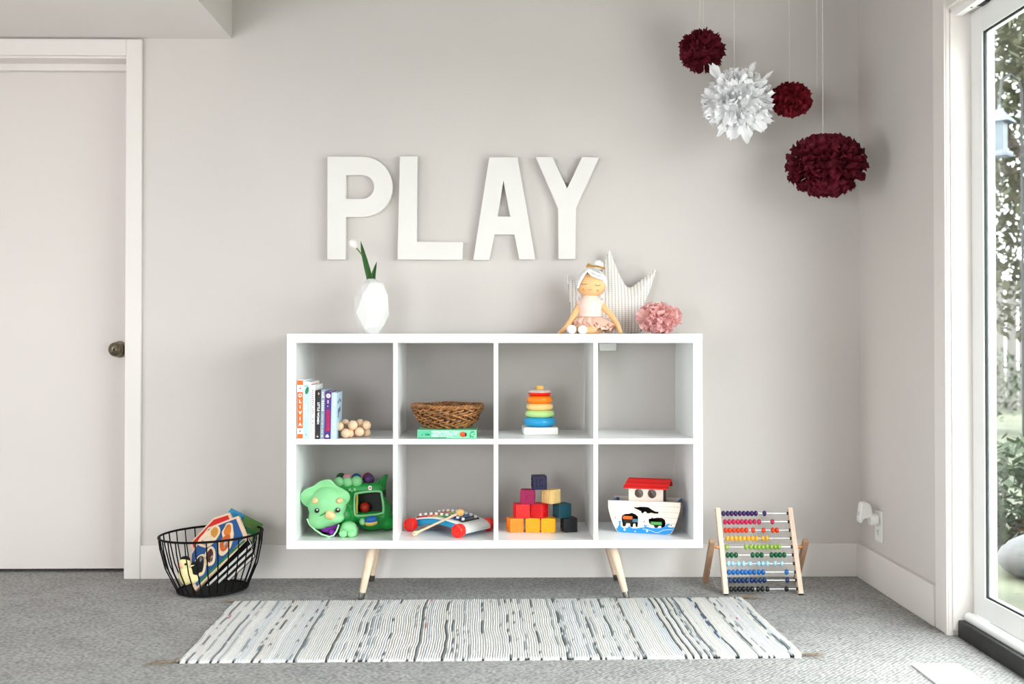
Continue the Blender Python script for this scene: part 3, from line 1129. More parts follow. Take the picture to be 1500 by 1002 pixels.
# ------------------------------------------------------------------ wooden ark
def ark():
    t = thing('toy_ark', 'wooden toy ark with red roof and animal shaped holes', 'toy boat', (.5435, 3.996, ZF), (0, 0, R(-18)))
    kx, kz = .000275, .000261
    vb = lambda u: 860 + (u - 250) * .0538

    def q(u, v):
        return ((u - 590) * kx, (vb(u) - v) * kz)

    M_ARK = wave_mat('ark_planked_wood', (206, 190, 176), (240, 224, 210), 15.5, 'Z', .55, .15, (.0, .05))
    M_ARKB = pm('ark_blue', (22, 92, 150), .45, .04, 20)
    M_SEA = pm('ark_wave_blue', (30, 140, 212), .45, .03, 20)
    M_ROOF = wave_mat('ark_red_roof', (176, 14, 14), (228, 24, 22), 26, 'Z', .4, .4, (.0, .18))
    out = smooth_closed([(240, 852), (300, 864), (880, 893), (950, 886), (990, 830), (1040, 690), (1078, 540), (1080, 472), (1050, 451), (600, 432),
                         (150, 413), (114, 432), (114, 520), (150, 665), (205, 800)], 3)
    croc = [(455, 505), (500, 514), (540, 505), (600, 505), (655, 512), (700, 545), (745, 572), (793, 583), (785, 604), (730, 604), (690, 592), (660, 602), (632, 600),
            (622, 580), (600, 576), (582, 600), (560, 596), (555, 570), (510, 548), (470, 530)]
    ele = [(290, 680), (296, 630), (340, 604), (400, 603), (432, 590), (478, 608), (515, 640), (518, 700), (510, 790), (486, 790), (476, 742), (452, 745), (446, 790), (412, 790),
           (405, 742), (360, 736), (346, 780), (306, 780), (300, 725)]
    rhi = [(655, 700), (662, 672), (690, 674), (704, 655), (718, 668), (780, 660), (838, 664), (876, 690), (884, 740), (872, 808), (832, 808), (822, 776), (790, 776),
           (776, 804), (736, 804), (728, 772), (690, 760), (664, 738)]
    loops = [[q(*p) for p in l] for l in (out, croc, ele, rhi)]
    fp = obj('front_panel', plate(loops, .010, .001), M_ARK, t, M=Matrix.Translation((0, .005, 0)) @ UPRIGHT)
    obj('rear_panel', plate([loops[0]], .010, .001), M_ARK, t, M=Matrix.Translation((0, .121, 0)) @ UPRIGHT)
    # painted sea along the foot of the panel
    sea = [(222, 806), (240, 796), (262, 752), (258, 716), (272, 694), (290, 712), (280, 730), (284, 775), (312, 800), (352, 800), (384, 796), (396, 768), (412, 790), (440, 806),
           (500, 808), (560, 796), (610, 790), (596, 764), (606, 750), (622, 778), (660, 792), (720, 806), (780, 806), (840, 800), (880, 778), (900, 750), (930, 744), (950, 760), (934, 768),
           (918, 768), (916, 784), (940, 794), (1004, 792), (984, 838), (946, 884), (880, 891), (300, 862), (244, 850)]
    obj('painted_waves', plate([[q(*p) for p in sea]], .0008), M_SEA, fp, M=Matrix.Translation((0, -.0003, 0)) @ UPRIGHT)
    bm = new()
    for l in ([(580, 815), (640, 820), (690, 838), (760, 868), (800, 860), (850, 832), (920, 824), (990, 826)], [(330, 826), (345, 815), (350, 832), (335, 838)]):
        tube(bm, [Vector((q(*p)[0], -.0008, q(*p)[1])) for p in l], .0008, 6)
    for (u, v, r_) in ((336, 824, 14), (480, 848, 9), (640, 844, 14), (1030, 830, 5)):
        if u < 1000:
            ball(bm, (q(u, v)[0], -.0008, q(u, v)[1]), (r_ * kx, .0005, r_ * kx), 10)
    obj('painted_foam', bm, W_, fp, True)
    bm = new()
    for (u, v) in ((210, 655), (600, 712), (630, 765), (962, 765)):
        ball(bm, (q(u, v)[0], -.0003, q(u, v)[1]), (8 * kx, .0006, 8 * kx), 8)
    obj('painted_dots', bm, pm('ark_dot', (96, 84, 78), .6), fp, True)
    # hull floor, bow and stern boards, deck
    bm = new(); box(bm, -.088, .092, .010, .116, .002, .008); obj('hull_floor', bm, M_ARKB, t)
    for s, nm in ((-1, 'bow_board'), (1, 'stern_board')):
        bm = new()
        top = (-.1235, .113) if s < 0 else (.1265, .117)
        bot = (-.096, .008) if s < 0 else (.100, .008)
        for k in range(1):
            P = [(bot[0], bot[1]), (bot[0] + s * .008 * -1, bot[1]), (top[0] + s * .008 * -1, top[1]), (top[0], top[1])]
            f0 = [bm.verts.new((x, .010, z_)) for x, z_ in P]
            f1 = [bm.verts.new((x, .116, z_)) for x, z_ in P]
            bm.faces.new(f0); bm.faces.new(f1[::-1])
            for i in range(4):
                bm.faces.new((f0[i], f0[(i + 1) % 4], f1[(i + 1) % 4], f1[i]))
        obj(nm, bm, M_ARKB, t)
    bm = new(); box(bm, -.112, .114, .010, .116, .094, .100); obj('deck', bm, M_ARKB, t)
    bm = new(); box(bm, -.086, .088, .0905, .1155, .009, .093); obj('hull_shade_block', bm, pm('ark_hull_shade', (46, 38, 34), .8), t)  # dark block added to paint in the shade of the hull interior
    # cabin with round windows
    c0, c1 = (372 - 590) * kx, (838 - 590) * kx
    zt, zb = .164, .100
    wl = [[(c0, zb), (c1, zb), (c1, zt), (c0, zt)], circle((512 - 590) * kx, .1420, .0165), circle((688 - 590) * kx, .1420, .0165)]
    M_CAB = pm('ark_cabin_wood', (240, 222, 208), .55, .04, 30, stretch=(6, 6, 1))
    obj('cabin_wall', plate(wl, .007, .0008), M_CAB, t, M=Matrix.Translation((0, .030, 0)) @ UPRIGHT)
    obj('cabin_wall', plate(wl, .007, .0008), M_CAB, t, M=Matrix.Translation((0, .100, 0)) @ UPRIGHT)
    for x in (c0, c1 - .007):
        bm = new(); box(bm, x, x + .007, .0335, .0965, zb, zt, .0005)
        obj('cabin_wall', bm, pm('ark_cabin_dark', (70, 66, 60), .6) if x > 0 else M_CAB, t)  # the right-hand wall has a darker tone
    # roof: two red slopes with a ridge
    for s in (-1, 1):
        bm = new()
        r0x, r1x = (308 - 590) * kx, (935 - 590) * kx
        ym = .065
        a, bb = Vector((ym, .190)), Vector((ym + s * .055, .160))
        nrm = Vector((-(bb - a).y, (bb - a).x)).normalized() * .006
        if nrm.y < 0:
            nrm = -nrm
        inset = .010
        P = [(r0x + inset, a), (r1x - inset * .2, a), (r1x - inset * .6, bb), (r0x, bb)]
        f0 = [bm.verts.new((x, p.x, p.y)) for x, p in P]
        f1 = [bm.verts.new((x, p.x + nrm.x, p.y + nrm.y)) for x, p in P]
        bm.faces.new(f0); bm.faces.new(f1[::-1])
        for i in range(4):
            bm.faces.new((f0[i], f0[(i + 1) % 4], f1[(i + 1) % 4], f1[i]))
        bmesh.ops.bevel(bm, geom=list(bm.edges), offset=.0018, segments=2, affect='EDGES')
        obj('roof_slope', bm, M_ROOF, t)
    # painted wooden pieces lying inside, seen through the holes
    Mw = Matrix.Translation(t.location) @ Matrix.Rotation(R(-18), 4, 'Z')
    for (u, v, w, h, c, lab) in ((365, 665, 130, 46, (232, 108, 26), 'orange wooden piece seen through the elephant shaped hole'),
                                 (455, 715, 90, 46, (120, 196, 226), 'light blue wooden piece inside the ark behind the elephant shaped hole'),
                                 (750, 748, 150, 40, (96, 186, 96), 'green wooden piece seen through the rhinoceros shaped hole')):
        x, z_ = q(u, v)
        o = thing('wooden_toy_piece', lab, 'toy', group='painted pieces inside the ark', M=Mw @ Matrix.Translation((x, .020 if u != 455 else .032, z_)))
        bm = new(); box(bm, -w * kx / 2, w * kx / 2, -.004, .004, -h * kz / 2, h * kz / 2, .001)
        obj('painted_band', bm, pm('piece_' + lab.split()[0], c, .5, .05, 40), o)
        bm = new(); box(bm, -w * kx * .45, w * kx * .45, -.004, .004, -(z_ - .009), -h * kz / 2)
        obj('shade_base', bm, pm('piece_shade', (26, 22, 20), .6, .1, 40), o)  # added support block, coloured like the shade inside the hull


ark()

# ------------------------------------------------------------------ xylophone with mallet
def xylophone():
    t = thing('toy_xylophone', 'white and blue toy xylophone on red wheels', 'xylophone', (-.168, 4.060, ZF), (0, 0, R(-37)))
    L_, Wd = .118, .150
    top, und = [], []
    for k in range(25):
        x = -L_ + 2 * L_ * k / 24
        s = 1 - (x / L_) ** 2
        top.append((x, .036 + .017 * s))
        und.append((x, .010 + .022 * s))
    body = [(-L_ - .012, .028), (-L_ - .014, .018), (-L_ - .006, .009)] + und[1:-1] + [(L_ + .006, .009), (L_ + .014, .018), (L_ + .012, .028)] + top[::-1]
    M_B = pm('xylophone_blue', (20, 148, 196), .3, .03, 20)
    obj('body_frame', plate([body], Wd - .012, .004), M_B, t, True, M=UPRIGHT)
    tp = [(x * 1.06, z + .0005) for x, z in top] + [(x * 1.06, z + .0065) for x, z in top[::-1]]
    # the white deck wraps down over both ends
    deck = [(-L_ - .017, .014), (-L_ - .018, .026), (-L_ - .012, .034)] + [(x, z + .006) for x, z in top] + [(L_ + .012, .034), (L_ + .018, .026), (L_ + .017, .014)] + \
           [(L_ + .0145, .014), (L_ + .0145, .026), (L_ + .009, .031)] + [(x, z + .0002) for x, z in top[::-1]] + [(-L_ - .009, .031), (-L_ - .0145, .026), (-L_ - .0145, .014)]
    obj('deck', plate([deck], Wd - .004, .0012), M_PLASTIC, t, True, M=UPRIGHT)
    cs = [(196, 30, 34), (190, 38, 40), (226, 100, 28), (240, 150, 50), (140, 190, 110), (44, 140, 76), (30, 110, 180), (24, 60, 120), (20, 24, 34)]
    n = len(cs)
    for k, c in enumerate(cs):
        x = -.092 + .184 * k / (n - 1)
        zt = .036 + .017 * (1 - (x / L_) ** 2) + .0068
        ang = math.atan(2 * .017 * x / L_ ** 2)
        hw = .068 - .0022 * k
        bm = new(); box(bm, -.0088, .0088, -hw, hw, 0, .0045, .0012, 2, Matrix.Translation((x, 0, zt)) @ Matrix.Rotation(ang, 4, 'Y'))
        key = obj('key', bm, pm('key_%d' % k, c, .25, .03, 20, coat=.2), t, True)
        for s in (-1, 1):
            bm = new()
            lathe(bm, [(.0045, .004), (.0058, .0065), (.0058, .0105), (.0050, .0125), (0, .0128)], 14, Matrix.Translation((x, s * (hw - .014), zt)) @ Matrix.Rotation(ang, 4, 'Y'))
            obj('peg', bm, M_PLASTIC, key, True)
    M_R = pm('wheel_red', (236, 30, 18), .3, .03, 20, coat=.2)
    M_RD = pm('wheel_rim_red', (214, 22, 14), .3, .03, 20, coat=.2)
    for sx in (-1, 1):
        for sy in (-1, 1):
            bm = new()
            lathe(bm, [(.012, -.015), (.0235, -.013), (.0245, -.008), (.0245, .010), (.0230, .0135), (.0195, .0145), (.0185, .0115), (.004, .0125), (0, .0125)], 28,
                  Matrix.Translation((sx * (L_ - .004), sy * (Wd / 2 + .012), .0246)) @ Matrix.Rotation(-sy * pi / 2, 4, 'X'))
            obj('wheel', bm, M_R, t, True)
    ml = thing('mallet', 'pale wooden mallet leaning across the xylophone', 'mallet')
    A, B = Vector((-.288, 3.955, ZF + .0095)), Vector((-.128, 3.985, ZF + .079))
    bm = new(); d = (B - A)
    tube(bm, [A + d * (k / 5) for k in range(6)], [.0052, .0045, .0042, .0042, .0045, .005], 14)
    ml_h = obj('mallet_handle', bm, M_BEECH, ml, True)
    x, y = frame_of(d)
    Mh = Matrix.Translation(A) @ Matrix((x, y, d.normalized())).transposed().to_4x4()
    bm = new(); lathe(bm, [(0, -.010), (.006, -.009), (.0092, -.004), (.0094, .002), (.0075, .008), (.0045, .013)], 18, Mh)
    knob = obj('handle_knob', bm, M_BEECH, ml, True)
    bm = new(); ball(bm, A + Vector((-.003, -.0088, .002)), (.0018, .0012, .0018), 8); obj('knob_hole', bm, pm('wood_hole', (120, 70, 30), .8), knob, True)
    Mh = Matrix.Translation(B) @ Matrix((x, y, d.normalized())).transposed().to_4x4()
    bm = new(); lathe(bm, [(0, -.006), (.010, -.005), (.0135, .001), (.0128, .008), (.0085, .016), (.003, .0205), (0, .021)], 20, Mh @ Matrix.Rotation(R(-48), 4, 'Y'))
    obj('mallet_head', bm, pm('mallet_wood', (232, 182, 112), .5, .08, 40), ml, True)


xylophone()

# ------------------------------------------------------------------ green dinosaur ball toy
def dino():
    t = thing('dinosaur_toy', 'green plastic dinosaur ball popper toy with open mouth', 'toy', (-.532, 4.035, ZF))
    k = .000296
    G1 = pm('dino_light_green', (136, 204, 142), .35, .03, 12)
    G2 = pm('dino_green', (30, 148, 62), .35, .05, 12)
    PE = pm('dino_peach', (246, 194, 140), .4, .03, 20)
    PU = pm('dino_purple', (112, 18, 140), .35, .05, 20)
    c = lambda u, v, y: Vector(((u - 640) * k, y, (905 - v) * k - (y + .099) * .175))
    # body: one continuous shell with hip and shoulder, hollow window cut as a recess
    bm = new()
    box(bm, -.058, .120, -.012, .108, .028, .180, .028, 4)
    ball(bm, (.075, .040, .070), (.075, .080, .070), 20)
    ball(bm, (.130, .050, .030), (.040, .055, .030), 16)
    ball(bm, (-.01, .045, .12), (.06, .06, .075), 20)
    ball(bm, (-.03, .01, .06), (.05, .05, .055), 18)
    ball(bm, (.150, .080, .018), (.026, .03, .018), 12)
    body = bake(bm, .0045, 6)
    # push the front skin in to form the opening of the ball tunnel
    x0, x1, z0, z1 = (712 - 640) * k, (1052 - 640) * k, (632 - 905) * -k - .0144, (352 - 905) * -k - .0144
    for v in body.vertices:
        if v.co.y < .03:
            dx = min(v.co.x - x0, x1 - v.co.x); dz = min(v.co.z - z0, z1 - v.co.z)
            m_ = min(dx, dz)
            if m_ > 0:
                v.co.y = max(v.co.y, .03) + min(.045, m_ * 14)
            elif m_ > -.012 and v.co.y < -.012:
                v.co.y = -.017
    sh = obj('body_shell', body, G2, t, True, None)
    # dark block and red ball inside the window
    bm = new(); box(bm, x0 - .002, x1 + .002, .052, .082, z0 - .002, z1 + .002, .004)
    obj('tunnel_dark_block', bm, pm('dino_dark', (14, 26, 16), .5), t)
    bm = new()
    fr = [Vector((x, -.0165, z_)) for x, z_ in ((x0 + .010, z0 - .003), (x1 - .012, z0 + .004), (x1 + .002, z0 + .018), (x1 - .004, z1 - .012), (x1 - .016, z1 + .004), (x0 + .012, z1 - .002), (x0 - .003, z1 - .014), (x0 - .003, z0 + .012))]
    tube(bm, [Vector(p) for p in smooth_closed([tuple(p) for p in fr], 4)], .0042, 8, True)
    obj('window_rim', bm, G1, t, True)
    bm = new(); tube(bm, [(x0 + .004, -.010, z0 + .004), (x0 + .005, -.010, z1 - .006)], .0035, 8); obj('window_post', bm, pm('dino_yellow', (216, 172, 74), .4), t, True)
    # top cup: scalloped wall in front and rim behind
    for (u, v, r_) in ((500, 222, 56), (605, 225, 60), (718, 215, 62)):
        bm = new(); ball(bm, c(u, v, .005), (r_ * k * 1.15, .020, r_ * k * 1.15), 18)
        obj('scale_bump', bm, G1, t, True)
    rimp = []
    for s in range(33):
        a = 2 * pi * s / 32
        x = .045 + .088 * cos(a)
        y = .055 + .050 * sin(a)
        z_ = .186 + .011 * cos(a * 2) + .010 * cos(3 * a + .4)
        rimp.append((x, y, z_))
    bm = new()
    lo = [bm.verts.new((.045 + (p[0] - .045) * .9, .055 + (p[1] - .055) * .9, .150)) for p in rimp[:-1]]
    hi = [bm.verts.new(p) for p in rimp[:-1]]
    ti = [bm.verts.new((.045 + (p[0] - .045) * .9, .055 + (p[1] - .055) * .9, p[2])) for p in rimp[:-1]]
    li = [bm.verts.new((.045 + (p[0] - .045) * .8, .055 + (p[1] - .055) * .8, .156)) for p in rimp[:-1]]
    for A, B in ((lo, hi), (hi, ti), (ti, li)):
        for s in range(32):
            bm.faces.new((A[s], A[(s + 1) % 32], B[(s + 1) % 32], B[s]))
    bm.faces.new(li)
    obj('ball_cup', bm, G2, t, True, R(60))
    # seam groove and little shoulder bumps
    for (u, v, r_) in ((640, 320, 20), (700, 318, 22), (665, 335, 14)):
        bm = new(); ball(bm, c(u, v, -.014), (r_ * k, .006, r_ * k), 10); obj('skin_bump', bm, G1, t, True)
    # maker's badge: white disc with a red band
    bm = new(); ball(bm, c(893, 297, -.018), (27 * k, .0045, 29 * k), 16); bd_ = obj('badge', bm, W_, t, True)
    bm = new(); ball(bm, c(895, 298, -.0222), (17 * k, .0012, 8 * k), 12, Matrix.Rotation(R(8), 4, 'Y')); obj('badge_band', bm, MATS['print_red'], bd_, True)
    # lever, blue over yellow
    bm = new(); ball(bm, c(915, 690, -.040), (80 * k, .014, 44 * k), 18, Matrix.Rotation(R(-7), 4, 'Y')); lv = obj('lever_top', bm, pm('dino_blue', (24, 92, 172), .35), t, True)
    bm = new(); ball(bm, c(915, 732, -.038), (82 * k, .013, 34 * k), 18, Matrix.Rotation(R(-7), 4, 'Y')); obj('lever_base', bm, pm('dino_lever_yellow', (220, 184, 96), .35), t, True)
    bm = new(); ball(bm, c(805, 715, -.034), (42 * k, .016, 44 * k), 14); obj('lever_socket', bm, G1, t, True)
    # frill: saucer shaped shield behind the face
    frl = smooth_closed([(70, 440), (84, 372), (150, 322), (230, 290), (300, 238), (390, 214), (450, 232), (500, 292), (580, 330), (650, 372), (672, 440), (640, 505), (560, 560), (380, 620), (200, 580), (100, 510)], 3)
    fm = plate([[((u - 640) * k, (905 - v) * k) for u, v in frl]], .016, .006, 3)
    for v in fm.vertices:
        dx, dz = v.co.x + .077, v.co.y - .13
        v.co.z += 3.4 * (dx * dx + dz * dz)
    obj('frill', fm, G1, t, True, R(60), M=Matrix.Translation((0, -.052, 0)) @ UPRIGHT)
    # head with upper jaw and scoop lower jaw
    bm = new()
    ball(bm, c(385, 500, -.062), (240 * k, .050, 225 * k), 26)
    ball(bm, c(370, 650, -.075), (205 * k, .046, 130 * k), 22)
    ball(bm, c(295, 700, -.072), (140 * k, .046, 105 * k), 18)
    ball(bm, c(470, 665, -.082), (140 * k, .042, 80 * k), 18)
    hd = obj('head', bake(bm, .004, 8), G1, t, True, None)
    # lower jaw: an open shell under the head
    jaw = [(165, 680), (190, 745), (258, 812), (340, 870), (430, 897), (480, 885), (520, 830), (548, 752)]
    bm = new()
    rows = []
    for (u, v) in jaw:
        rows.append([bm.verts.new(c(u, v, y)) for y in (-.098, -.092, -.060, -.020)])
    for a, b_ in zip(rows, rows[1:]):
        for i in range(3):
            bm.faces.new((a[i], a[i + 1], b_[i + 1], b_[i]))
    bm.faces.new([r_[3] for r_ in rows])
    r2 = bmesh.ops.solidify(bm, geom=bm.faces[:], thickness=.0035)
    lj = obj('lower_jaw', bm, G1, t, True, R(60))
    bm = new(); tube(bm, [c(u, v, -.099) for u, v in jaw], .0030, 8); obj('lip', bm, pm('dino_lip', (176, 230, 180), .35), lj, True)
    tg = [(240, 760), (330, 800), (430, 780), (520, 752), (510, 820), (470, 870), (430, 880), (330, 850)]
    tm = plate([[((u - 640) * k, (905 - v) * k) for u, v in tg]], .020, .004)
    obj('tongue', tm, PU, t, True, M=Matrix.Translation((0, -.068, 0)) @ UPRIGHT)
    bm = new(); ball(bm, c(465, 850, -.082), (52 * k, .012, 40 * k), 14, Matrix.Rotation(R(40), 4, 'Y')); obj('tongue_tip', bm, pm('dino_violet', (140, 40, 170), .35), t, True)
    for (u, v, r_, y) in ((262, 462, 38, -.104), (556, 462, 36, -.102)):
        bm = new(); lathe(bm, [(r_ * k * 1.0, -.004), (r_ * k * .95, .005), (r_ * k * .6, .011), (0, .0135)], 16, Matrix.Translation(c(u, v, y + .003)) @ Matrix.Rotation(pi / 2, 4, 'X')); obj('horn', bm, PE, t, True)
    bm = new()
    ball(bm, c(455, 640, -.116), (66 * k, .020, 48 * k), 18, Matrix.Rotation(R(14), 4, 'Y'))
    ball(bm, c(440, 612, -.126), (36 * k, .014, 30 * k), 14)
    obj('nose_horn', bake(bm, .0025, 5), PE, t, True, None)
    for (u, v) in ((287, 583), (538, 579)):
        bm = new(); ball(bm, c(u, v, -.1095 if u < 400 else -.1075), (31 * k, .006, 30 * k), 16); e = obj('eye', bm, pm('dino_eye', (10, 10, 12), .12, .02, 20, coat=.5), t, True)
        bm = new(); ball(bm, c(u + 5, v - 10, -.1150 if u < 400 else -.1130), (9 * k, .0016, 9 * k), 10); obj('eye_glint', bm, W_, e, True)
    bm = new(); tube(bm, [c(320, 655, -.117), c(350, 635, -.1195), c(410, 602, -.119)], [.001, .0022, .001], 8); obj('nose_crease', bm, G2, t, True)
    # front paw with two toes
    bm = new()
    ball(bm, c(655, 780, -.078), (100 * k, .032, 72 * k), 20)
    box(bm, *(lambda p: (p.x - .030, p.x + .032))(c(652, 0, 0)), -.098, -.04, .001, .030, .008, 3)
    paw = obj('front_paw', bake(bm, .0035, 6), G1, t, True, None)
    for u in (600, 700):
        bm = new(); ball(bm, c(u, 862, -.100), (52 * k, .013, 46 * k), 16); obj('toe', bm, pm('dino_toe', (140, 216, 146), .35), paw, True)
    # balls in the cup and the tunnel
    for (u, v, r_, y, col, nm) in ((590, 186, 64, .035, (214, 140, 152), 'pink'), (695, 172, 72, .045, (28, 78, 120), 'blue'), (838, 160, 76, .052, (146, 16, 34), 'red'), (862, 196, 72, .030, (84, 48, 104), 'purple'), (500, 170, 58, .06, (20, 70, 40), 'dark green')):
        bm = new(); ball(bm, (0, 0, 0), .0195, 20)
        p = c(u, v, y)
        p.z = max(p.z, .1925)
        o = obj('plastic_ball', bm, pm('ball_' + nm.replace(' ', '_'), col, .35, .03, 20), None, True)
        o.location = Vector(t.location) + p
        tag(o, nm + ' plastic ball resting in the cup on the green dinosaur', 'ball', 'balls of the dinosaur toy')
    bm = new(); ball(bm, (0, 0, 0), .0195, 20)
    o = obj('plastic_ball', bm, pm('ball_orange_red', (186, 40, 22), .35, .03, 20), None, True)
    o.location = Vector(t.location) + Vector((.050, .030, z0 + .0215))
    tag(o, 'orange red ball inside the window of the green dinosaur', 'ball', 'balls of the dinosaur toy')


dino()

# ------------------------------------------------------------------ on top of the bookcase
ZT = BZ1 + .0003
# faceted vase
def vase():
    rng = random.Random(9)
    prof = [(.026, 0), (.050, .027), (.066, .078), (.064, .140), (.044, .184), (.0165, .2045)]
    bm = new(); seg = 7
    rings = []
    for i, (r_, z_) in enumerate(prof):
        off = (pi / seg if i % 2 else 0) + .25
        rings.append([bm.verts.new((r_ * cos(2 * pi * k / seg + off), r_ * sin(2 * pi * k / seg + off), z_ + (rng.uniform(-.008, .008) if 0 < i < 5 else 0))) for k in range(seg)])
    for i, (a, b_) in enumerate(zip(rings, rings[1:])):
        for k in range(seg):
            k2 = (k + 1) % seg
            if i % 2 == 0:
                bm.faces.new((a[k], a[k2], b_[k])); bm.faces.new((a[k2], b_[k2], b_[k]))
            else:
                bm.faces.new((a[k], a[k2], b_[k2])); bm.faces.new((a[k], b_[k2], b_[k]))
    bm.faces.new(rings[0][::-1])
    inn = [bm.verts.new((v.co.x * .72, v.co.y * .72, v.co.z)) for v in rings[-1]]
    dn = [bm.verts.new((v.co.x * .9, v.co.y * .9, .09)) for v in rings[-1]]
    for a, b_ in ((rings[-1], inn), (inn, dn)):
        for k in range(seg):
            bm.faces.new((a[k], a[(k + 1) % seg], b_[(k + 1) % seg], b_[k]))
    bm.faces.new(dn)
    o = obj('faceted_vase', bm, pm('vase_white', (236, 234, 232), .5, .01, 8), None)
    o.location = (-.4585, 4.06, ZT)
    tag(o, 'white faceted ceramic vase on the bookcase', 'vase')
    t = thing('tulip', 'single white tulip with green leaves in the faceted vase', 'flower', (-.4585, 4.06, ZT))
    GR = pm('tulip_green', (64, 118, 52), .5, .25, 30, stretch=(8, 8, 1))
    bm = new()
    tube(bm, [(0, 0, .10), (-.004, -.002, .20), (-.020, -.004, .262), (-.036, -.006, .296), (-.054, -.008, .318)], .0028, 8)
    obj('stem', bm, pm('tulip_stem', (110, 132, 70), .5), t, True)

    def leaf(pts, w, fold):
        bm = new(); rows = []
        n = len(pts)
        for i, p in enumerate(pts):
            tt = i / (n - 1)
            ww = w * (sin(pi * min(1, .28 + .72 * tt)) ** .8) if tt < 1 else .0004
            p = Vector(p)
            rows.append([bm.verts.new(p + Vector((s * ww, -abs(s) * ww * fold + .0, 0))) for s in (-1, -.5, 0, .5, 1)])
        for a, b_ in zip(rows, rows[1:]):
            for i in range(4):
                bm.faces.new((a[i], a[i + 1], b_[i + 1], b_[i]))
        bmesh.ops.solidify(bm, geom=bm.faces[:], thickness=.0008)
        obj('leaf', bm, GR, t, True, R(60))
    leaf([(-.002, -.004, .13), (-.004, -.006, .20), (-.012, -.008, .235), (-.022, -.010, .275), (-.032, -.010, .315), (-.0385, -.008, .344)], .0115, .5)
    leaf([(.006, -.002, .13), (.008, -.006, .205), (.010, -.008, .225), (.015, -.008, .245), (.0205, -.006, .268)], .0085, .7)
    TW = pm('tulip_petal', (250, 247, 243), .6, .01, 10, trans=.2)
    ax = Vector((-.50, -.12, .62)).normalized()
    base = Vector((-.055, -.008, .319))
    xx, yy = frame_of(ax)
    for k in range(6):
        a = k * pi / 3 + (.25 if k % 2 else 0)
        dr = xx * cos(a) + yy * sin(a); sd = ax.cross(dr)
        bm = new(); rows = []
        for i in range(7):
            tt = i / 6
            rad = .0165 * sin(pi * (.10 + .74 * tt)) * (1.0 if k % 2 else .9)
            ww = .0115 * sin(pi * (.06 + .90 * tt)) ** .7
            pc = base + ax * (.036 * tt) + dr * rad
            rows.append([bm.verts.new(pc + sd * (s * ww) - dr * (s * s * ww * .45)) for s in (-1, -.5, 0, .5, 1)])
        for a_, b_ in zip(rows, rows[1:]):
            for i in range(4):
                bm.faces.new((a_[i], a_[i + 1], b_[i + 1], b_[i]))
        obj('petal', bm, TW, t, True, R(80))


vase()


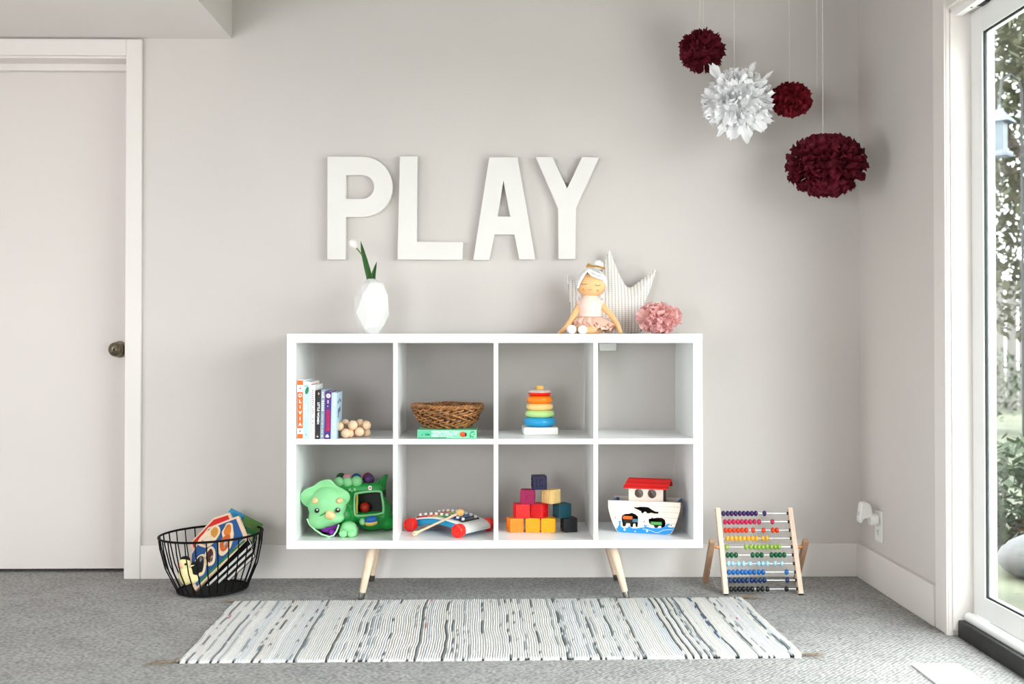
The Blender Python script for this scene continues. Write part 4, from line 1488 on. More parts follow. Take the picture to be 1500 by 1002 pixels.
# ---- rag doll
def doll():
    t = thing('rag_doll', 'sitting rag doll with white hair, pink top and peach skirt', 'doll', (.3575, 4.085, ZT))
    SK = pm('doll_skin', (244, 190, 136), .8, .03, 60, .1, 400)
    k = .000314
    c = lambda u, v, y: Vector(((u - 455) * k, y, (945 - v) * k))
    bm = new()
    ball(bm, c(470, 352, -.006), (178 * k, .040, 150 * k), 28)
    ball(bm, c(462, 400, -.008), (158 * k, .038, 100 * k), 24)
    ball(bm, c(462, 510, .0), (50 * k, .018, 70 * k), 14)
    tube(bm, [c(450, 540, .002), c(450, 660, .002), c(450, 760, .0), c(452, 860, -.002)], [.034, .038, .040, .042], 18)
    ball(bm, c(452, 880, 0), (.052, .04, .024), 18)
    for P, r_ in (([(330, 590, 0), (290, 660, -.006), (215, 790, -.018), (150, 880, -.026), (90, 930, -.030)], [.012, .0125, .0115, .0105, .009]),
                  ([(590, 590, 0), (625, 640, -.004), (700, 720, -.012), (770, 830, -.020), (800, 915, -.024)], [.012, .0125, .0115, .0105, .009])):
        tube(bm, [c(*p) for p in P], r_, 12)
        ball(bm, c(*P[-1]), (.0105, .010, .0095), 12)
    # legs reach forward to the edge
    for P in ([(380, 893, -.01), (310, 893, -.05), (230, 898, -.095)], [(520, 888, -.01), (460, 895, -.05), (350, 898, -.092)]):
        tube(bm, [c(*p) for p in P], [.017, .0155, .0145], 14)
    ob = obj('body', bake(bm, .0032, 5), SK, t, True, None)
    # face
    DK = pm('doll_stitch', (112, 76, 50), .8)
    for (u, v) in ((370, 352), (533, 365)):
        bm = new()
        P = []
        for s in range(9):
            a = -1 + s / 4
            x = u + 32 * a
            P.append(c(x, v + 8 - 10 * a * a, -.0455 + .00000 + ((x - 465) * k) ** 2 * 5.5))
        tube(bm, P, .0009, 5)
        for s in (1, 4, 7):
            p = P[s]
            tube(bm, [p, p + Vector(((s - 4) * .0004, -.0004, -.0022))], .0005, 4)
        obj('closed_eye', bm, DK, ob, True)
    bm = new(); tube(bm, [c(415 + 6.5 * s, 418 + 9 * sin(pi * s / 8), -.0465 + abs(s - 4) * .0002) for s in range(9)], .0011, 6); obj('mouth', bm, pm('doll_mouth', (206, 130, 70), .8), ob, True)
    for (u, v) in ((372, 420), (528, 428)):
        bm = new(); ball(bm, c(u, v, -.0400 + ((u - 462) * k) ** 2 * 5.2), (20 * k, .003, 20 * k), 12); obj('cheek', bm, pm('doll_cheek', (236, 150, 84), .8), ob, True)
    # hair: cap with parted fringe, made as overlapping locks
    HW = wave_mat('doll_hair', (150, 146, 142), (246, 244, 241), 62, 'DIAGONAL', .85, .1, (.0, .10), 1.5)
    HC = pm('doll_hair_plain', (246, 244, 241), .85, .03, 60, .1, 300)
    bm = new()
    res = bmesh.ops.create_uvsphere(bm, u_segments=44, v_segments=30, radius=1)
    T = Matrix.Translation(c(470, 345, -.004)) @ Matrix.Diagonal((192 * k, .0445, 180 * k, 1))
    for v in res['verts']:
        v.co = T @ v.co
    kill = []
    for v in bm.verts:
        u_ = v.co.x / k + 455; w_ = 945 - v.co.z / k
        left = 215 + max(0, (400 - u_)) * 1.25 if u_ < 410 else 215 + min(70, (u_ - 410) * .55) + max(0, u_ - 560) * 1.3
        if v.co.y < -.004 and w_ > left and 300 < u_ < 628:
            kill.append(v)
        elif w_ > 470:
            kill.append(v)
    bmesh.ops.delete(bm, geom=kill, context='VERTS')
    bmesh.ops.solidify(bm, geom=bm.faces[:], thickness=.003)
    obj('hair', bm, HW, t, True, R(70))
    # swept fringe locks
    bm = new()
    for P in ([(405, 195, -.042), (360, 250, -.047), (320, 320, -.042), (298, 400, -.030)], [(410, 195, -.044), (460, 250, -.050), (540, 282, -.048), (612, 300, -.036), (640, 370, -.022)],
              [(425, 185, -.040), (500, 225, -.048), (580, 255, -.042), (635, 300, -.028)]):
        tube(bm, [c(*p) for p in P], [.004] + [.0055] * (len(P) - 2) + [.003], 10)
    obj('hair_fringe', bm, HC, t, True)
    bm = new()
    for kx in range(9):
        a = kx / 8
        tube(bm, [c(440 + 40 * a, 190, -.036), c(470 + 60 * a, 215 + 0 * a, -.047), c(530 + 60 * a, 200 + 55 * a * 0 + 40 * a, -.043 + .012 * a)], .0006, 4)
    obj('hair_stitching', bm, pm('doll_hair_line', (176, 172, 168), .9), t, True)
    bm = new(); ball(bm, c(545, 122, .002), (72 * k, .020, 62 * k), 18)
    bun = obj('hair_bun', bm, HC, t, True)
    bm = new()
    for u in (500, 530, 560, 590):
        tube(bm, [c(u + (u - 545) * .3, 150, -.008), c(u, 105, -.0145), c(u + (545 - u) * .2, 66, -.004)], .0006, 4)
    obj('bun_stitching', bm, MATS['doll_hair_line'], bun, True)
    GD = pm('doll_gold', (196, 148, 74), .45, .2, 60, metal=.3)
    bm = new()
    tube(bm, [c(u, 140 + 28 * ((u - 490) / 130) ** 2 * (1 if u > 490 else .3), -.0245) for u in range(400, 626, 25)], .0036, 8)
    hb = obj('headband', bm, GD, t, True)
    for P in ([(400, 125, -.034), (425, 105, -.036), (455, 125, -.036), (425, 138, -.036)], [(560, 140, -.034), (590, 150, -.034), (620, 166, -.030), (585, 168, -.034)]):
        bm = new(); ps = [bm.verts.new(c(*p)) for p in P]
        bm.faces.new(ps); bmesh.ops.solidify(bm, geom=bm.faces[:], thickness=.003); obj('bow_loop', bm, GD, hb, True)
    for (u, v) in ((330, 480), (588, 488)):
        bm = new()
        for s in range(4):
            ball(bm, c(u + (s % 2) * 14, v + s * 14 - 30, .012), (.0055, .0055, .005), 8)
        obj('hair_curl', bm, HC, t, True)
    # top
    bm = new()
    prof = [(474, 62), (484, 80), (520, 112), (556, 138), (600, 148), (650, 140), (705, 136), (742, 138)]
    rings = []
    for (v, r_) in prof:
        rings.append([bm.verts.new(c(450 + r_ * cos(2 * pi * q / 28), v, .000 + r_ * k * .92 * sin(2 * pi * q / 28))) for q in range(28)])
    for a, b_ in zip(rings, rings[1:]):
        for q in range(28):
            bm.faces.new((a[q], a[(q + 1) % 28], b_[(q + 1) % 28], b_[q]))
    obj('top', bm, pm('doll_top', (250, 220, 208), .85, .02, 80), t, True, R(70))
    for s in (-1, 1):
        bm = new(); ball(bm, c(452 + s * 128, 575, .0), (36 * k, .0145, 42 * k), 14); obj('sleeve', bm, MATS['doll_top'], t, True)
    bm = new(); torus(bm, c(450, 742, .001), 139 * k, .0016, Matrix.Diagonal((1, .92, 1)).to_4x4(), 40, 6); obj('waistband', bm, GD, t, True)
    # layered gathered skirt
    for L in range(3):
        bm = new(); n = 90
        rng = random.Random(20 + L)
        inner, mid, outr = [], [], []
        for q in range(n):
            a = 2 * pi * q / n
            f = sin(a * 13 + L * 2) * .5 + sin(a * 21 + L) * .3 + rng.uniform(-.2, .2)
            side = .5 + .5 * cos(a)
            R1 = .045
            R2 = (.070 + .022 * side + .006 * f) * (1 - .06 * L)
            zin = .0645 - .004 * L
            inner.append(bm.verts.new((R1 * cos(a) * .93, R1 * sin(a) * .86, zin)))
            mid.append(bm.verts.new((.062 * cos(a) * (1 + .04 * f), .058 * sin(a) * (1 + .04 * f) - .002, .056 - .005 * L + .004 * f)))
            outr.append(bm.verts.new((R2 * cos(a), R2 * .80 * sin(a) - .006, max(.003, .030 - .008 * L + .010 * f - .010 * side + .012 * (1 if sin(a) < 0 else 0)))))
        for A, B in ((inner, mid), (mid, outr)):
            for q in range(n):
                bm.faces.new((A[q], A[(q + 1) % n], B[(q + 1) % n], B[q]))
        obj('skirt_layer', bm, pm('doll_skirt_%d' % L, ((254, 212, 192), (253, 204, 182), (255, 224, 208))[L], .85, .05, 60, trans=.15), t, True, R(80))
    for (u, v, y) in ((205, 893, -.106), (335, 897, -.104)):
        bm = new(); ball(bm, c(u, v, y), (58 * k, .014, 56 * k), 18); ball(bm, c(u + 14, v, y + .012), (50 * k, .012, 50 * k), 14)
        obj('shoe', bake(bm, .003, 3), pm('doll_shoe', (246, 246, 246), .7), t, True, None)


doll()


# ---- crown cushion
def crown():
    o_u = [(395, 845), (365, 640), (340, 430), (330, 300), (365, 360), (440, 440), (520, 500), (570, 490), (620, 370), (665, 200), (705, 118), (740, 200), (790, 330), (845, 432), (890, 440),
           (960, 385), (1040, 330), (1105, 290), (1085, 380), (1040, 510), (1000, 610), (975, 720), (955, 845)]
    sc = 1600 / 4.165 * 5.769
    outl = smooth_closed([((u - 700) / sc, (850 - v) / sc) for u, v in o_u], 3)
    me = plate([outl], .0005)
    bm = new(); bm.from_mesh(me)
    bmesh.ops.triangulate(bm, faces=bm.faces[:])
    bm.free()
    # inflate on a grid: thickness grows with distance from the outline
    P = [Vector(p) for p in outl]

    def dist(q):
        best = 9
        for i in range(len(P)):
            a, b_ = P[i], P[(i + 1) % len(P)]
            ab = b_ - a
            tt = max(0, min(1, (q - a).dot(ab) / max(1e-9, ab.length_squared)))
            best = min(best, (q - a - ab * tt).length)
        return best

    def inside(q):
        w = False
        for i in range(len(P)):
            a, b_ = P[i], P[(i + 1) % len(P)]
            if (a.y > q.y) != (b_.y > q.y) and q.x < (b_.x - a.x) * (q.y - a.y) / (b_.y - a.y) + a.x:
                w = not w
        return w
    step = .0042
    xs_ = [p.x for p in P]; ys_ = [p.y for p in P]
    vid, verts, faces = {}, [], []
    nx = int((max(xs_) - min(xs_)) / step) + 3; ny = int((max(ys_) - min(ys_)) / step) + 3
    for j in range(ny):
        for i in range(nx):
            q = Vector((min(xs_) - step + i * step, min(ys_) - step + j * step))
            if inside(q):
                d = dist(q)
                h = .038 * min(1, (d / .055)) ** .55
                kn = .0011 * (abs(sin(q.x * 2 * pi / .0125 * .5)) ** .6) + .0005 * sin(q.y * 2 * pi / .0085)
                vid[(i, j, 0)] = len(verts); verts.append((q.x, -h - kn, q.y))
                vid[(i, j, 1)] = len(verts); verts.append((q.x, h * .8 + kn, q.y))
    for j in range(ny - 1):
        for i in range(nx - 1):
            for s in (0, 1):
                ks = [(i, j, s), (i + 1, j, s), (i + 1, j + 1, s), (i, j + 1, s)]
                if all(q in vid for q in ks):
                    f = tuple(vid[q] for q in ks)
                    faces.append(f if s == 0 else f[::-1])
    me = bpy.data.meshes.new('cushion_knit')
    me.from_pydata(verts, [], faces)
    # knit: cream stitches with small darker gaps in vertical columns
    m = bpy.data.materials.new('crown_knit'); m.use_nodes = True
    N, L = m.node_tree.nodes, m.node_tree.links
    bs = N['Principled BSDF']; bs.inputs['Roughness'].default_value = .95
    tc = N.new('ShaderNodeTexCoord')
    bt = N.new('ShaderNodeTexWave'); bt.bands_direction = 'X'; bt.inputs['Scale'].default_value = .314 / .0125
    b2 = N.new('ShaderNodeTexWave'); b2.bands_direction = 'Z'; b2.inputs['Scale'].default_value = .314 / .0075
    L.new(tc.outputs['Object'], bt.inputs['Vector']); L.new(tc.outputs['Object'], b2.inputs['Vector'])
    r1 = N.new('ShaderNodeValToRGB'); r1.color_ramp.elements[0].position = .72; r1.color_ramp.elements[1].position = .92
    r2 = N.new('ShaderNodeValToRGB'); r2.color_ramp.elements[0].position = .35; r2.color_ramp.elements[1].position = .65
    L.new(bt.outputs['Fac'], r1.inputs['Fac']); L.new(b2.outputs['Fac'], r2.inputs['Fac'])
    mu = N.new('ShaderNodeMath'); mu.operation = 'MULTIPLY'
    L.new(r1.outputs['Color'], mu.inputs[0]); L.new(r2.outputs['Color'], mu.inputs[1])
    mx = N.new('ShaderNodeMix'); mx.data_type = 'RGBA'
    L.new(mu.outputs['Value'], mx.inputs['Factor'])
    mx.inputs[6].default_value = lin((246, 241, 235)); mx.inputs[7].default_value = lin((170, 156, 146))
    L.new(mx.outputs[2], bs.inputs['Base Color'])
    bp = N.new('ShaderNodeBump'); bp.invert = True; bp.inputs['Strength'].default_value = .6; bp.inputs['Distance'].default_value = .002
    L.new(mu.outputs['Value'], bp.inputs['Height']); L.new(bp.outputs['Normal'], bs.inputs['Normal'])
    o = obj('crown_cushion', me, m, None, True, None)
    o.location = (.4425, 4.200, ZT + .0005)
    o.rotation_euler = (R(-6), 0, 0)
    tag(o, 'cream knitted crown shaped cushion leaning on the wall behind the doll', 'cushion')


crown()

# ------------------------------------------------------------------ tissue paper pompoms
def petal_mesh(seed, ln, wd, cup, ragged):
    rng = random.Random(seed)
    nu, nv = 6, 6
    vs, fs = [], []
    ph = rng.uniform(0, 6)
    for j in range(nv + 1):
        t = j / nv
        w = wd * (.22 + .78 * min(1, t * 1.5)) * (1.0 if t < .8 else 1 - .35 * ((t - .8) / .2))
        for i in range(nu + 1):
            s = i / nu * 2 - 1
            x = s * w / 2
            z = ln * t
            if t > .7:
                z -= ln * .16 * abs(s) ** 2.2 * (t - .7) / .3
                z += ragged * ln * (rng.random() - .5) * (t - .7) / .3
            y = cup * wd * (s * s) * t + .14 * wd * sin(s * 5 + ph) * t + .22 * ln * (t ** 2.4) * (.5 + .5 * sin(ph)) + .05 * wd * rng.uniform(-1, 1) * t
            vs.append((x, y, z))
    for j in range(nv):
        for i in range(nu):
            a = j * (nu + 1) + i
            fs.append((a, a + 1, a + nu + 2, a + nu + 1))
    me = bpy.data.meshes.new('petal')
    me.from_pydata(vs, [], fs)
    for p in me.polygons:
        p.use_smooth = True
    return me


def twine(bm, pts, r=.0011):
    """two-ply string, knotted like a row of beads"""
    for ph in (0, pi):
        out = []
        for a, b_ in zip(pts, pts[1:]):
            a, b_ = Vector(a), Vector(b_)
            n = max(2, int((b_ - a).length / .004))
            x, y = frame_of(b_ - a)
            for s in range(n):
                q = s * pi / 2 + ph
                out.append(a.lerp(b_, s / n) + (x * cos(q) + y * sin(q)) * r)
        tube(bm, out, r * .85, 4)


def pompom(label, loc, rx, ry, rz, mat, n, strings, seed, ln=.62, wd=.40, layered=False, ragged=.2, group='hanging tissue pompoms', extra=None, name='tissue_pompom'):
    rng = random.Random(seed)
    t = thing(name, label, 'pompom', loc, (0, 0, 0), group)
    R0 = (rx + ry + rz) / 3
    variants = []
    for q in range(7):
        me = petal_mesh(seed * 10 + q, R0 * ln, R0 * wd, .12 if layered else .25, ragged)
        me.materials.append(mat)
        variants.append(me)
    bm = new(); ball(bm, (0, 0, 0), (rx * (.64 if layered else .52), ry * (.64 if layered else .52), rz * (.62 if layered else .52)), 20)
    obj('core', bm, mat, t, True)
    ga = pi * (3 - 5 ** .5)
    for q in range(n):
        zc = 1 - 2 * (q + .5) / n
        a = q * ga + rng.uniform(-.12, .12)
        if layered:
            lv = 7
            zc = (math.floor((zc * .5 + .5) * lv) + .5) / lv * 2 - 1
            zc = max(-.98, min(.98, zc + rng.uniform(-.055, .055)))
        rr_ = math.sqrt(max(0, 1 - zc * zc))
        d = Vector((rr_ * cos(a), rr_ * sin(a), zc))
        dd_ = Vector((d.x + rng.uniform(-.18, .18), d.y + rng.uniform(-.18, .18), d.z + (rng.uniform(-.18, .18) if not layered else 0))).normalized()
        # petal local z points outward
        up = Vector((0, 0, 1)) if abs(dd_.z) < .95 else Vector((1, 0, 0))
        yv = (up - dd_ * up.dot(dd_)).normalized()
        if not layered:
            q_ = rng.uniform(0, 2 * pi)
            yv = (yv * cos(q_) + dd_.cross(yv) * sin(q_)).normalized()
        else:
            yv = yv * ((1 if zc > 0 else -1) if (abs(zc) > .3 or rng.random() < .7) else rng.choice((-1, 1)))
        xv = yv.cross(dd_)
        s = rng.uniform(.86, 1.14)
        rad = 1.0 / math.sqrt((dd_.x / rx) ** 2 + (dd_.y / ry) ** 2 + (dd_.z / rz) ** 2)
        base = dd_ * max(0.0, rad * rng.uniform(.94, 1.03) - R0 * ln * s)
        M = Matrix((xv, yv, dd_)).transposed().to_4x4()
        M = Matrix.Translation(base) @ M @ Matrix.Diagonal((s, s, s, 1))
        share('petal', rng.choice(variants), t, M)
    for (d, sz, w_) in (extra or []):
        dd_ = Vector(d).normalized()
        yv = Vector((0, -1, 0)); yv = (yv - dd_ * yv.dot(dd_)).normalized()
        xv = yv.cross(dd_)
        M = Matrix.Translation(Vector(d) - dd_ * R0 * ln * sz) @ Matrix((xv, yv, dd_)).transposed().to_4x4() @ Matrix.Diagonal((w_, sz, sz, 1))
        share('petal', rng.choice(variants), t, M)
    for P in strings:
        bm = new(); twine(bm, P)
        obj('hanging_string', bm, M_STRING, t, True)
    return t


T_RED = pm('tissue_burgundy', (104, 5, 30), .75, .10, 30, trans=.25)
T_RED2 = pm('tissue_crimson', (126, 6, 26), .75, .10, 30, trans=.25)
T_WHT = pm('tissue_white', (254, 253, 254), .75, .005, 30, trans=.15)
T_PNK = pm('tissue_pink', (255, 204, 200), .75, .05, 24, trans=.35)

PZ = CZ
pompom('burgundy tissue pompom hanging highest, above the white one', (.772, 4.05, 2.003), .088, .085, .082, T_RED, 170, [[(.006, 0, .06), (.006, 0, PZ - 2.003)], [(-.012, .0, .06), (.004, .004, PZ - 2.003)]], 1, .55, .36, ragged=.3)
pompom('large ragged white tissue pompom hanging among the red ones', (.890, 3.99, 1.802), .130, .120, .118, T_WHT, 190, [[(-.010, 0, .09), (-.010, 0, PZ - 1.802)]], 2, .62, .40, ragged=.3,
       extra=[((-.105, -.02, .130), 1.05, .8), ((.060, -.01, .140), .8, .45), ((.125, -.02, .105), .8, .3), ((.02, -.06, -.160), 1.3, 1.2), ((-.03, -.04, -.150), 1.0, 1.0), ((-.075, -.03, -.130), 1.0, .7), ((.13, -.03, -.02), 1.0, .9), ((.12, -.03, -.085), .9, .9), ((.09, -.05, -.12), 1.0, .9), ((-.125, -.03, -.06), .9, .9)])
pompom('small crimson tissue pompom touching the white one', (1.105, 4.05, 1.823), .080, .078, .068, T_RED2, 150, [[(-.006, 0, .05), (-.006, 0, PZ - 1.823)]], 3, .62, .46, ragged=.12)
pompom('large burgundy tissue pompom with flat layers hanging lowest', (1.2215, 4.0, 1.570), .152, .140, .116, T_RED, 295, [[(-.012, 0, .08), (-.012, 0, PZ - 1.570)]], 4, .48, .50, True, .12)
pompom('pink tissue paper pompom sitting on the bookcase', (.612, 4.06, ZT + .058), .092, .075, .058, T_PNK, 96, [], 5, .72, .62, ragged=.12, group='shelf top pompom')
bm = new(); twine(bm, [(1.206, 4.06, 1.875), (1.2065, 4.06, 2.05), (1.2055, 4.06, PZ)])
ball(bm, (1.206, 4.06, 1.875), (.0022, .0022, .006), 6)
tag(obj('hanging_string', bm, M_STRING, None, True), 'loose white string hanging from the ceiling without a pompom', 'string')

# ------------------------------------------------------------------ wire basket and what is in it
def basket():
    C0 = Vector((-1.041, 4.062, .0))
    t = thing('wire_basket', 'round black wire basket on the carpet beside the door', 'basket', C0 + Vector((0, 0, .006)), (0, R(-2.0), 0))
    Rr, Rk, Rb, Zr, Zk = .186, .166, .126, .205, .085
    bm = new(); torus(bm, (0, 0, Zr), Rr, .0042, None, 72, 8); obj('rim', bm, M_BLACKM, t, True)
    bm = new(); torus(bm, (0, 0, .0045), Rb, .0042, None, 60, 8); obj('base_ring', bm, M_BLACKM, t, True)
    n = 30
    wm = None
    for k in range(n):
        a = 2 * pi * k / n + .06
        if wm is None:
            bm = new(); tube(bm, [(Rr, 0, Zr), (Rr - .004, 0, Zr * .8), (Rk, 0, Zk + .008), (Rk - .003, 0, Zk), (Rk - .008, 0, Zk - .010), (Rb, 0, .004)], .0024, 6)
            w = obj('wire', bm, M_BLACKM, t, True); wm = w.data
            w.matrix_local = Matrix.Rotation(a, 4, 'Z')
        else:
            share('wire', wm, t, Matrix.Rotation(a, 4, 'Z'))
    bm = new(); lathe(bm, [(Rb, .0015), (Rb, .0045)], 48); obj('base_plate', bm, M_BLACKM, t, True)

    e1 = Vector((.7317, 0, .6816)); n_ = Vector((-.4503, -.7506, .4835)); e2 = Vector((-.5116, .6607, .5493))
    B = Matrix((e1, e2, n_)).transposed().to_4x4()
    P0 = Vector((-1.080, 3.966, .022))
    ED = pm('puzzle_edge_wood', (232, 200, 172), .6, .06, 30)

    def at(u, v, w):
        return Matrix.Translation(P0 + e1 * u + e2 * v + n_ * w) @ B
    # house shaped puzzle
    hs = [(0, 0), (.264, .018), (.274, .128), (.150, .190), (.098, .176), (.040, .150), (-.004, .064)]
    p = thing('wooden_puzzle', 'house shaped blue wooden puzzle with animal pieces in the wire basket', 'puzzle', M=at(0, 0, 0))
    obj('puzzle_board', plate([smooth_closed(hs, 1)], .011, .002), ED, p, M=Matrix.Translation((0, 0, -.0055)))
    cen = Vector((.135, .090))
    ins = [tuple(cen + (Vector(q) - cen) * .90) for q in hs]
    pf = obj('painted_face', plate([ins], .0012), pm('puzzle_navy', (26, 82, 142), .5, .06, 20), p, M=Matrix.Translation((0, 0, .0004)))
    bm = new(); box(bm, .03, .25, .0105, .020, .0004, .0014); obj('painted_grass', bm, pm('puzzle_green', (30, 116, 66), .5), p)
    PA = pm('puzzle_piece_outline', (240, 214, 180), .5, .05, 30)

    def piece(label_parts, outl, marks):
        o_ = obj('puzzle_piece', plate([smooth_closed(outl, 3)], .005, .001), PA, p, M=Matrix.Translation((0, 0, .0030)))
        for (poly, col) in marks:
            obj('piece_paint', plate([smooth_closed(poly, 3)], .001), pm('piece_%d_%d_%d' % col, col, .5, .08, 40), o_, M=Matrix.Translation((0, 0, .0058)))
    piece('', [(.222, .134), (.240, .118), (.232, .092), (.222, .066), (.192, .036), (.156, .030), (.143, .045), (.150, .070), (.160, .092), (.182, .092), (.190, .118), (.206, .126)],
          [([(.222, .127), (.233, .115), (.226, .094), (.210, .080), (.196, .094), (.198, .112), (.208, .120)], (214, 120, 40)), ([(.214, .080), (.192, .046), (.166, .040), (.156, .058), (.168, .088), (.190, .094)], (206, 96, 34)),
           ([(.200, .064), (.180, .046), (.170, .052), (.182, .074)], (246, 232, 214))])
    piece('', [(.186, .164), (.186, .128), (.153, .112), (.117, .112), (.096, .136), (.088, .162), (.112, .176), (.150, .172)],
          [([(.180, .158), (.180, .132), (.158, .122), (.150, .146), (.160, .162)], (206, 142, 60)), ([(.148, .142), (.140, .122), (.118, .120), (.104, .140), (.122, .160)], (226, 206, 186)), ([(.104, .146), (.110, .130), (.122, .124), (.112, .156)], (150, 84, 40))])
    piece('', [(.132, .102), (.134, .070), (.112, .036), (.090, .038), (.080, .060), (.084, .084), (.106, .104)],
          [([(.126, .094), (.126, .072), (.110, .044), (.096, .050), (.092, .074), (.108, .092)], (74, 34, 26)), ([(.122, .066), (.112, .044), (.100, .044), (.108, .062)], (244, 232, 220))])
    piece('', [(.078, .110), (.094, .094), (.084, .060), (.058, .030), (.034, .040), (.030, .076), (.050, .106)],
          [([(.074, .104), (.086, .090), (.074, .060), (.056, .040), (.044, .056), (.050, .094)], (22, 26, 34)), ([(.080, .098), (.082, .084), (.068, .080), (.070, .096)], (240, 240, 240))])
    # red puzzle tucked behind
    rp_ = thing('wooden_puzzle', 'wooden puzzle with a red painted panel behind the blue one', 'puzzle', M=at(.030, .052, -.0165))
    rs = [(0, 0), (.200, 0), (.214, .135), (.150, .172), (.02, .16)]
    obj('puzzle_board', plate([rs], .010, .002), ED, rp_, M=Matrix.Translation((0, 0, -.005)))
    cen = Vector((.12, .09))
    obj('painted_face', plate([[tuple(cen + (Vector(q) - cen) * .88) for q in rs]], .001), pm('puzzle_red', (212, 26, 26), .5), rp_, M=Matrix.Translation((0, 0, .0004)))
    # board books leaning behind with pale page edges
    cols = [((22, 22, 24), 'black'), ((34, 40, 44), 'charcoal'), ((60, 40, 36), 'dark brown')]
    w = -.030
    for k, (col, nm) in enumerate(cols):
        h = .020
        bk_ = thing('board_book', nm + ' covered board book leaning in the wire basket behind the puzzles', 'book', M=at(.028 + .030 * k, .012 - .004 * k, w), group='books leaning in the wire basket')
        L_, Dp = .222 - .044 * k, .13
        mt = cover_mat('basket_' + nm.replace(' ', '_'), col)
        bm = new(); box(bm, 0, L_, 0, Dp, -.003, 0, .0008); box(bm, 0, L_, 0, Dp, -h, -h + .003, .0008); box(bm, 0, L_, Dp - .003, Dp, -h, 0, .0008)
        obj('cover', bm, mt, bk_)
        bm = new(); box(bm, .003, L_ - .003, .002, Dp - .003, -h + .003, -.003)
        obj('pages', bm, M_PAGES, bk_)
        w -= h + .0015
    # green illustrated board book standing out at the back right
    e1b = Vector((.80, .05, -.42)).normalized(); nb = Vector((-.28, -.86, .42)); nb = (nb - e1b * nb.dot(e1b)).normalized(); e2b = nb.cross(e1b)
    Bg = Matrix((e1b, e2b, nb)).transposed().to_4x4()
    g = thing('picture_book', 'green and blue illustrated picture book sticking out of the wire basket', 'book', M=Matrix.Translation(Vector((-1.066, 4.130, .160))) @ Bg)
    bm = new(); box(bm, 0, .136, 0, .150, -.016, -.013, .001); box(bm, 0, .136, 0, .150, -.003, 0, .001); box(bm, 0, .003, 0, .150, -.016, 0, .001)
    obj('cover', bm, pm('cover_leaf_green', (52, 134, 84), .4, .25, 30), g)
    bm = new(); box(bm, .003, .133, .003, .147, -.013, -.003); obj('pages', bm, M_PAGES, g)
    for (poly, col, nm) in (([(.004, .110), (.050, .105), (.060, .146), (.004, .146)], (40, 140, 190), 'painted_sky'), ([(.060, .120), (.132, .112), (.132, .146), (.062, .146)], (104, 150, 74), 'painted_hill'),
                            ([(.045, .050), (.085, .040), (.100, .090), (.075, .112), (.046, .098)], (52, 34, 24), 'painted_animal'), ([(.086, .036), (.124, .046), (.126, .088), (.100, .092)], (238, 206, 160), 'painted_animal'),
                            ([(.010, .080), (.032, .070), (.040, .096), (.016, .104)], (240, 240, 236), 'painted_cloud')):
        obj(nm, plate([smooth_closed(poly, 3)], .0008), pm('pb_%d_%d_%d' % col, col, .5, .12, 60), g, M=Matrix.Translation((0, 0, .0003)))
    bm = new()
    for (x, y) in ((.100, .050), (.112, .058), (.106, .070), (.118, .074), (.112, .084)):
        ball(bm, (x, y, .0009), (.0032, .0022, .0005), 8)
    obj('painted_spots', bm, K_, g, True)
    # plush bird in front
    b_ = thing('plush_bird', 'small cream and black plush bird with pink beak in the wire basket', 'soft toy', (-1.118, 3.992, .038), (0, R(-4), 0))
    CR = pm('plush_cream', (240, 226, 168), .95, .06, 60, .5, 300)
    BK = pm('plush_black', (18, 18, 20), .95, .1, 60, .5, 300)
    bm = new()
    ball(bm, (0, 0, .036), (.026, .026, .038), 20); ball(bm, (-.002, -.002, .076), (.021, .022, .024), 18); ball(bm, (.026, .002, .018), (.026, .020, .018), 16)
    bd__ = obj('body', bake(bm, .003, 5), CR, b_, True, None)
    bm = new(); ball(bm, (-.001, .004, .090), (.0185, .020, .0135), 18); obj('head_patch', bm, BK, b_, True)
    bm = new(); ball(bm, (.036, .014, .042), (.022, .018, .032), 18, Matrix.Rotation(R(18), 4, 'Y')); ball(bm, (.030, .016, .062), (.016, .014, .018), 14); obj('wing', bake(bm, .003, 4), BK, b_, True, None)
    bm = new(); ball(bm, (-.014, -.022, .074), (.0085, .010, .0085), 14); obj('beak', bm, pm('plush_pink', (238, 176, 160), .9, .04, 60), b_, True)
    bm = new(); ball(bm, (.007, -.021, .078), (.0042, .003, .0046), 12); obj('eye', bm, K_, b_, True)
    bm = new(); tube(bm, [(.022, -.012, .068), (.036, -.012, .071)], [.0035, .0008], 6); obj('tuft', bm, CR, b_, True)


basket()

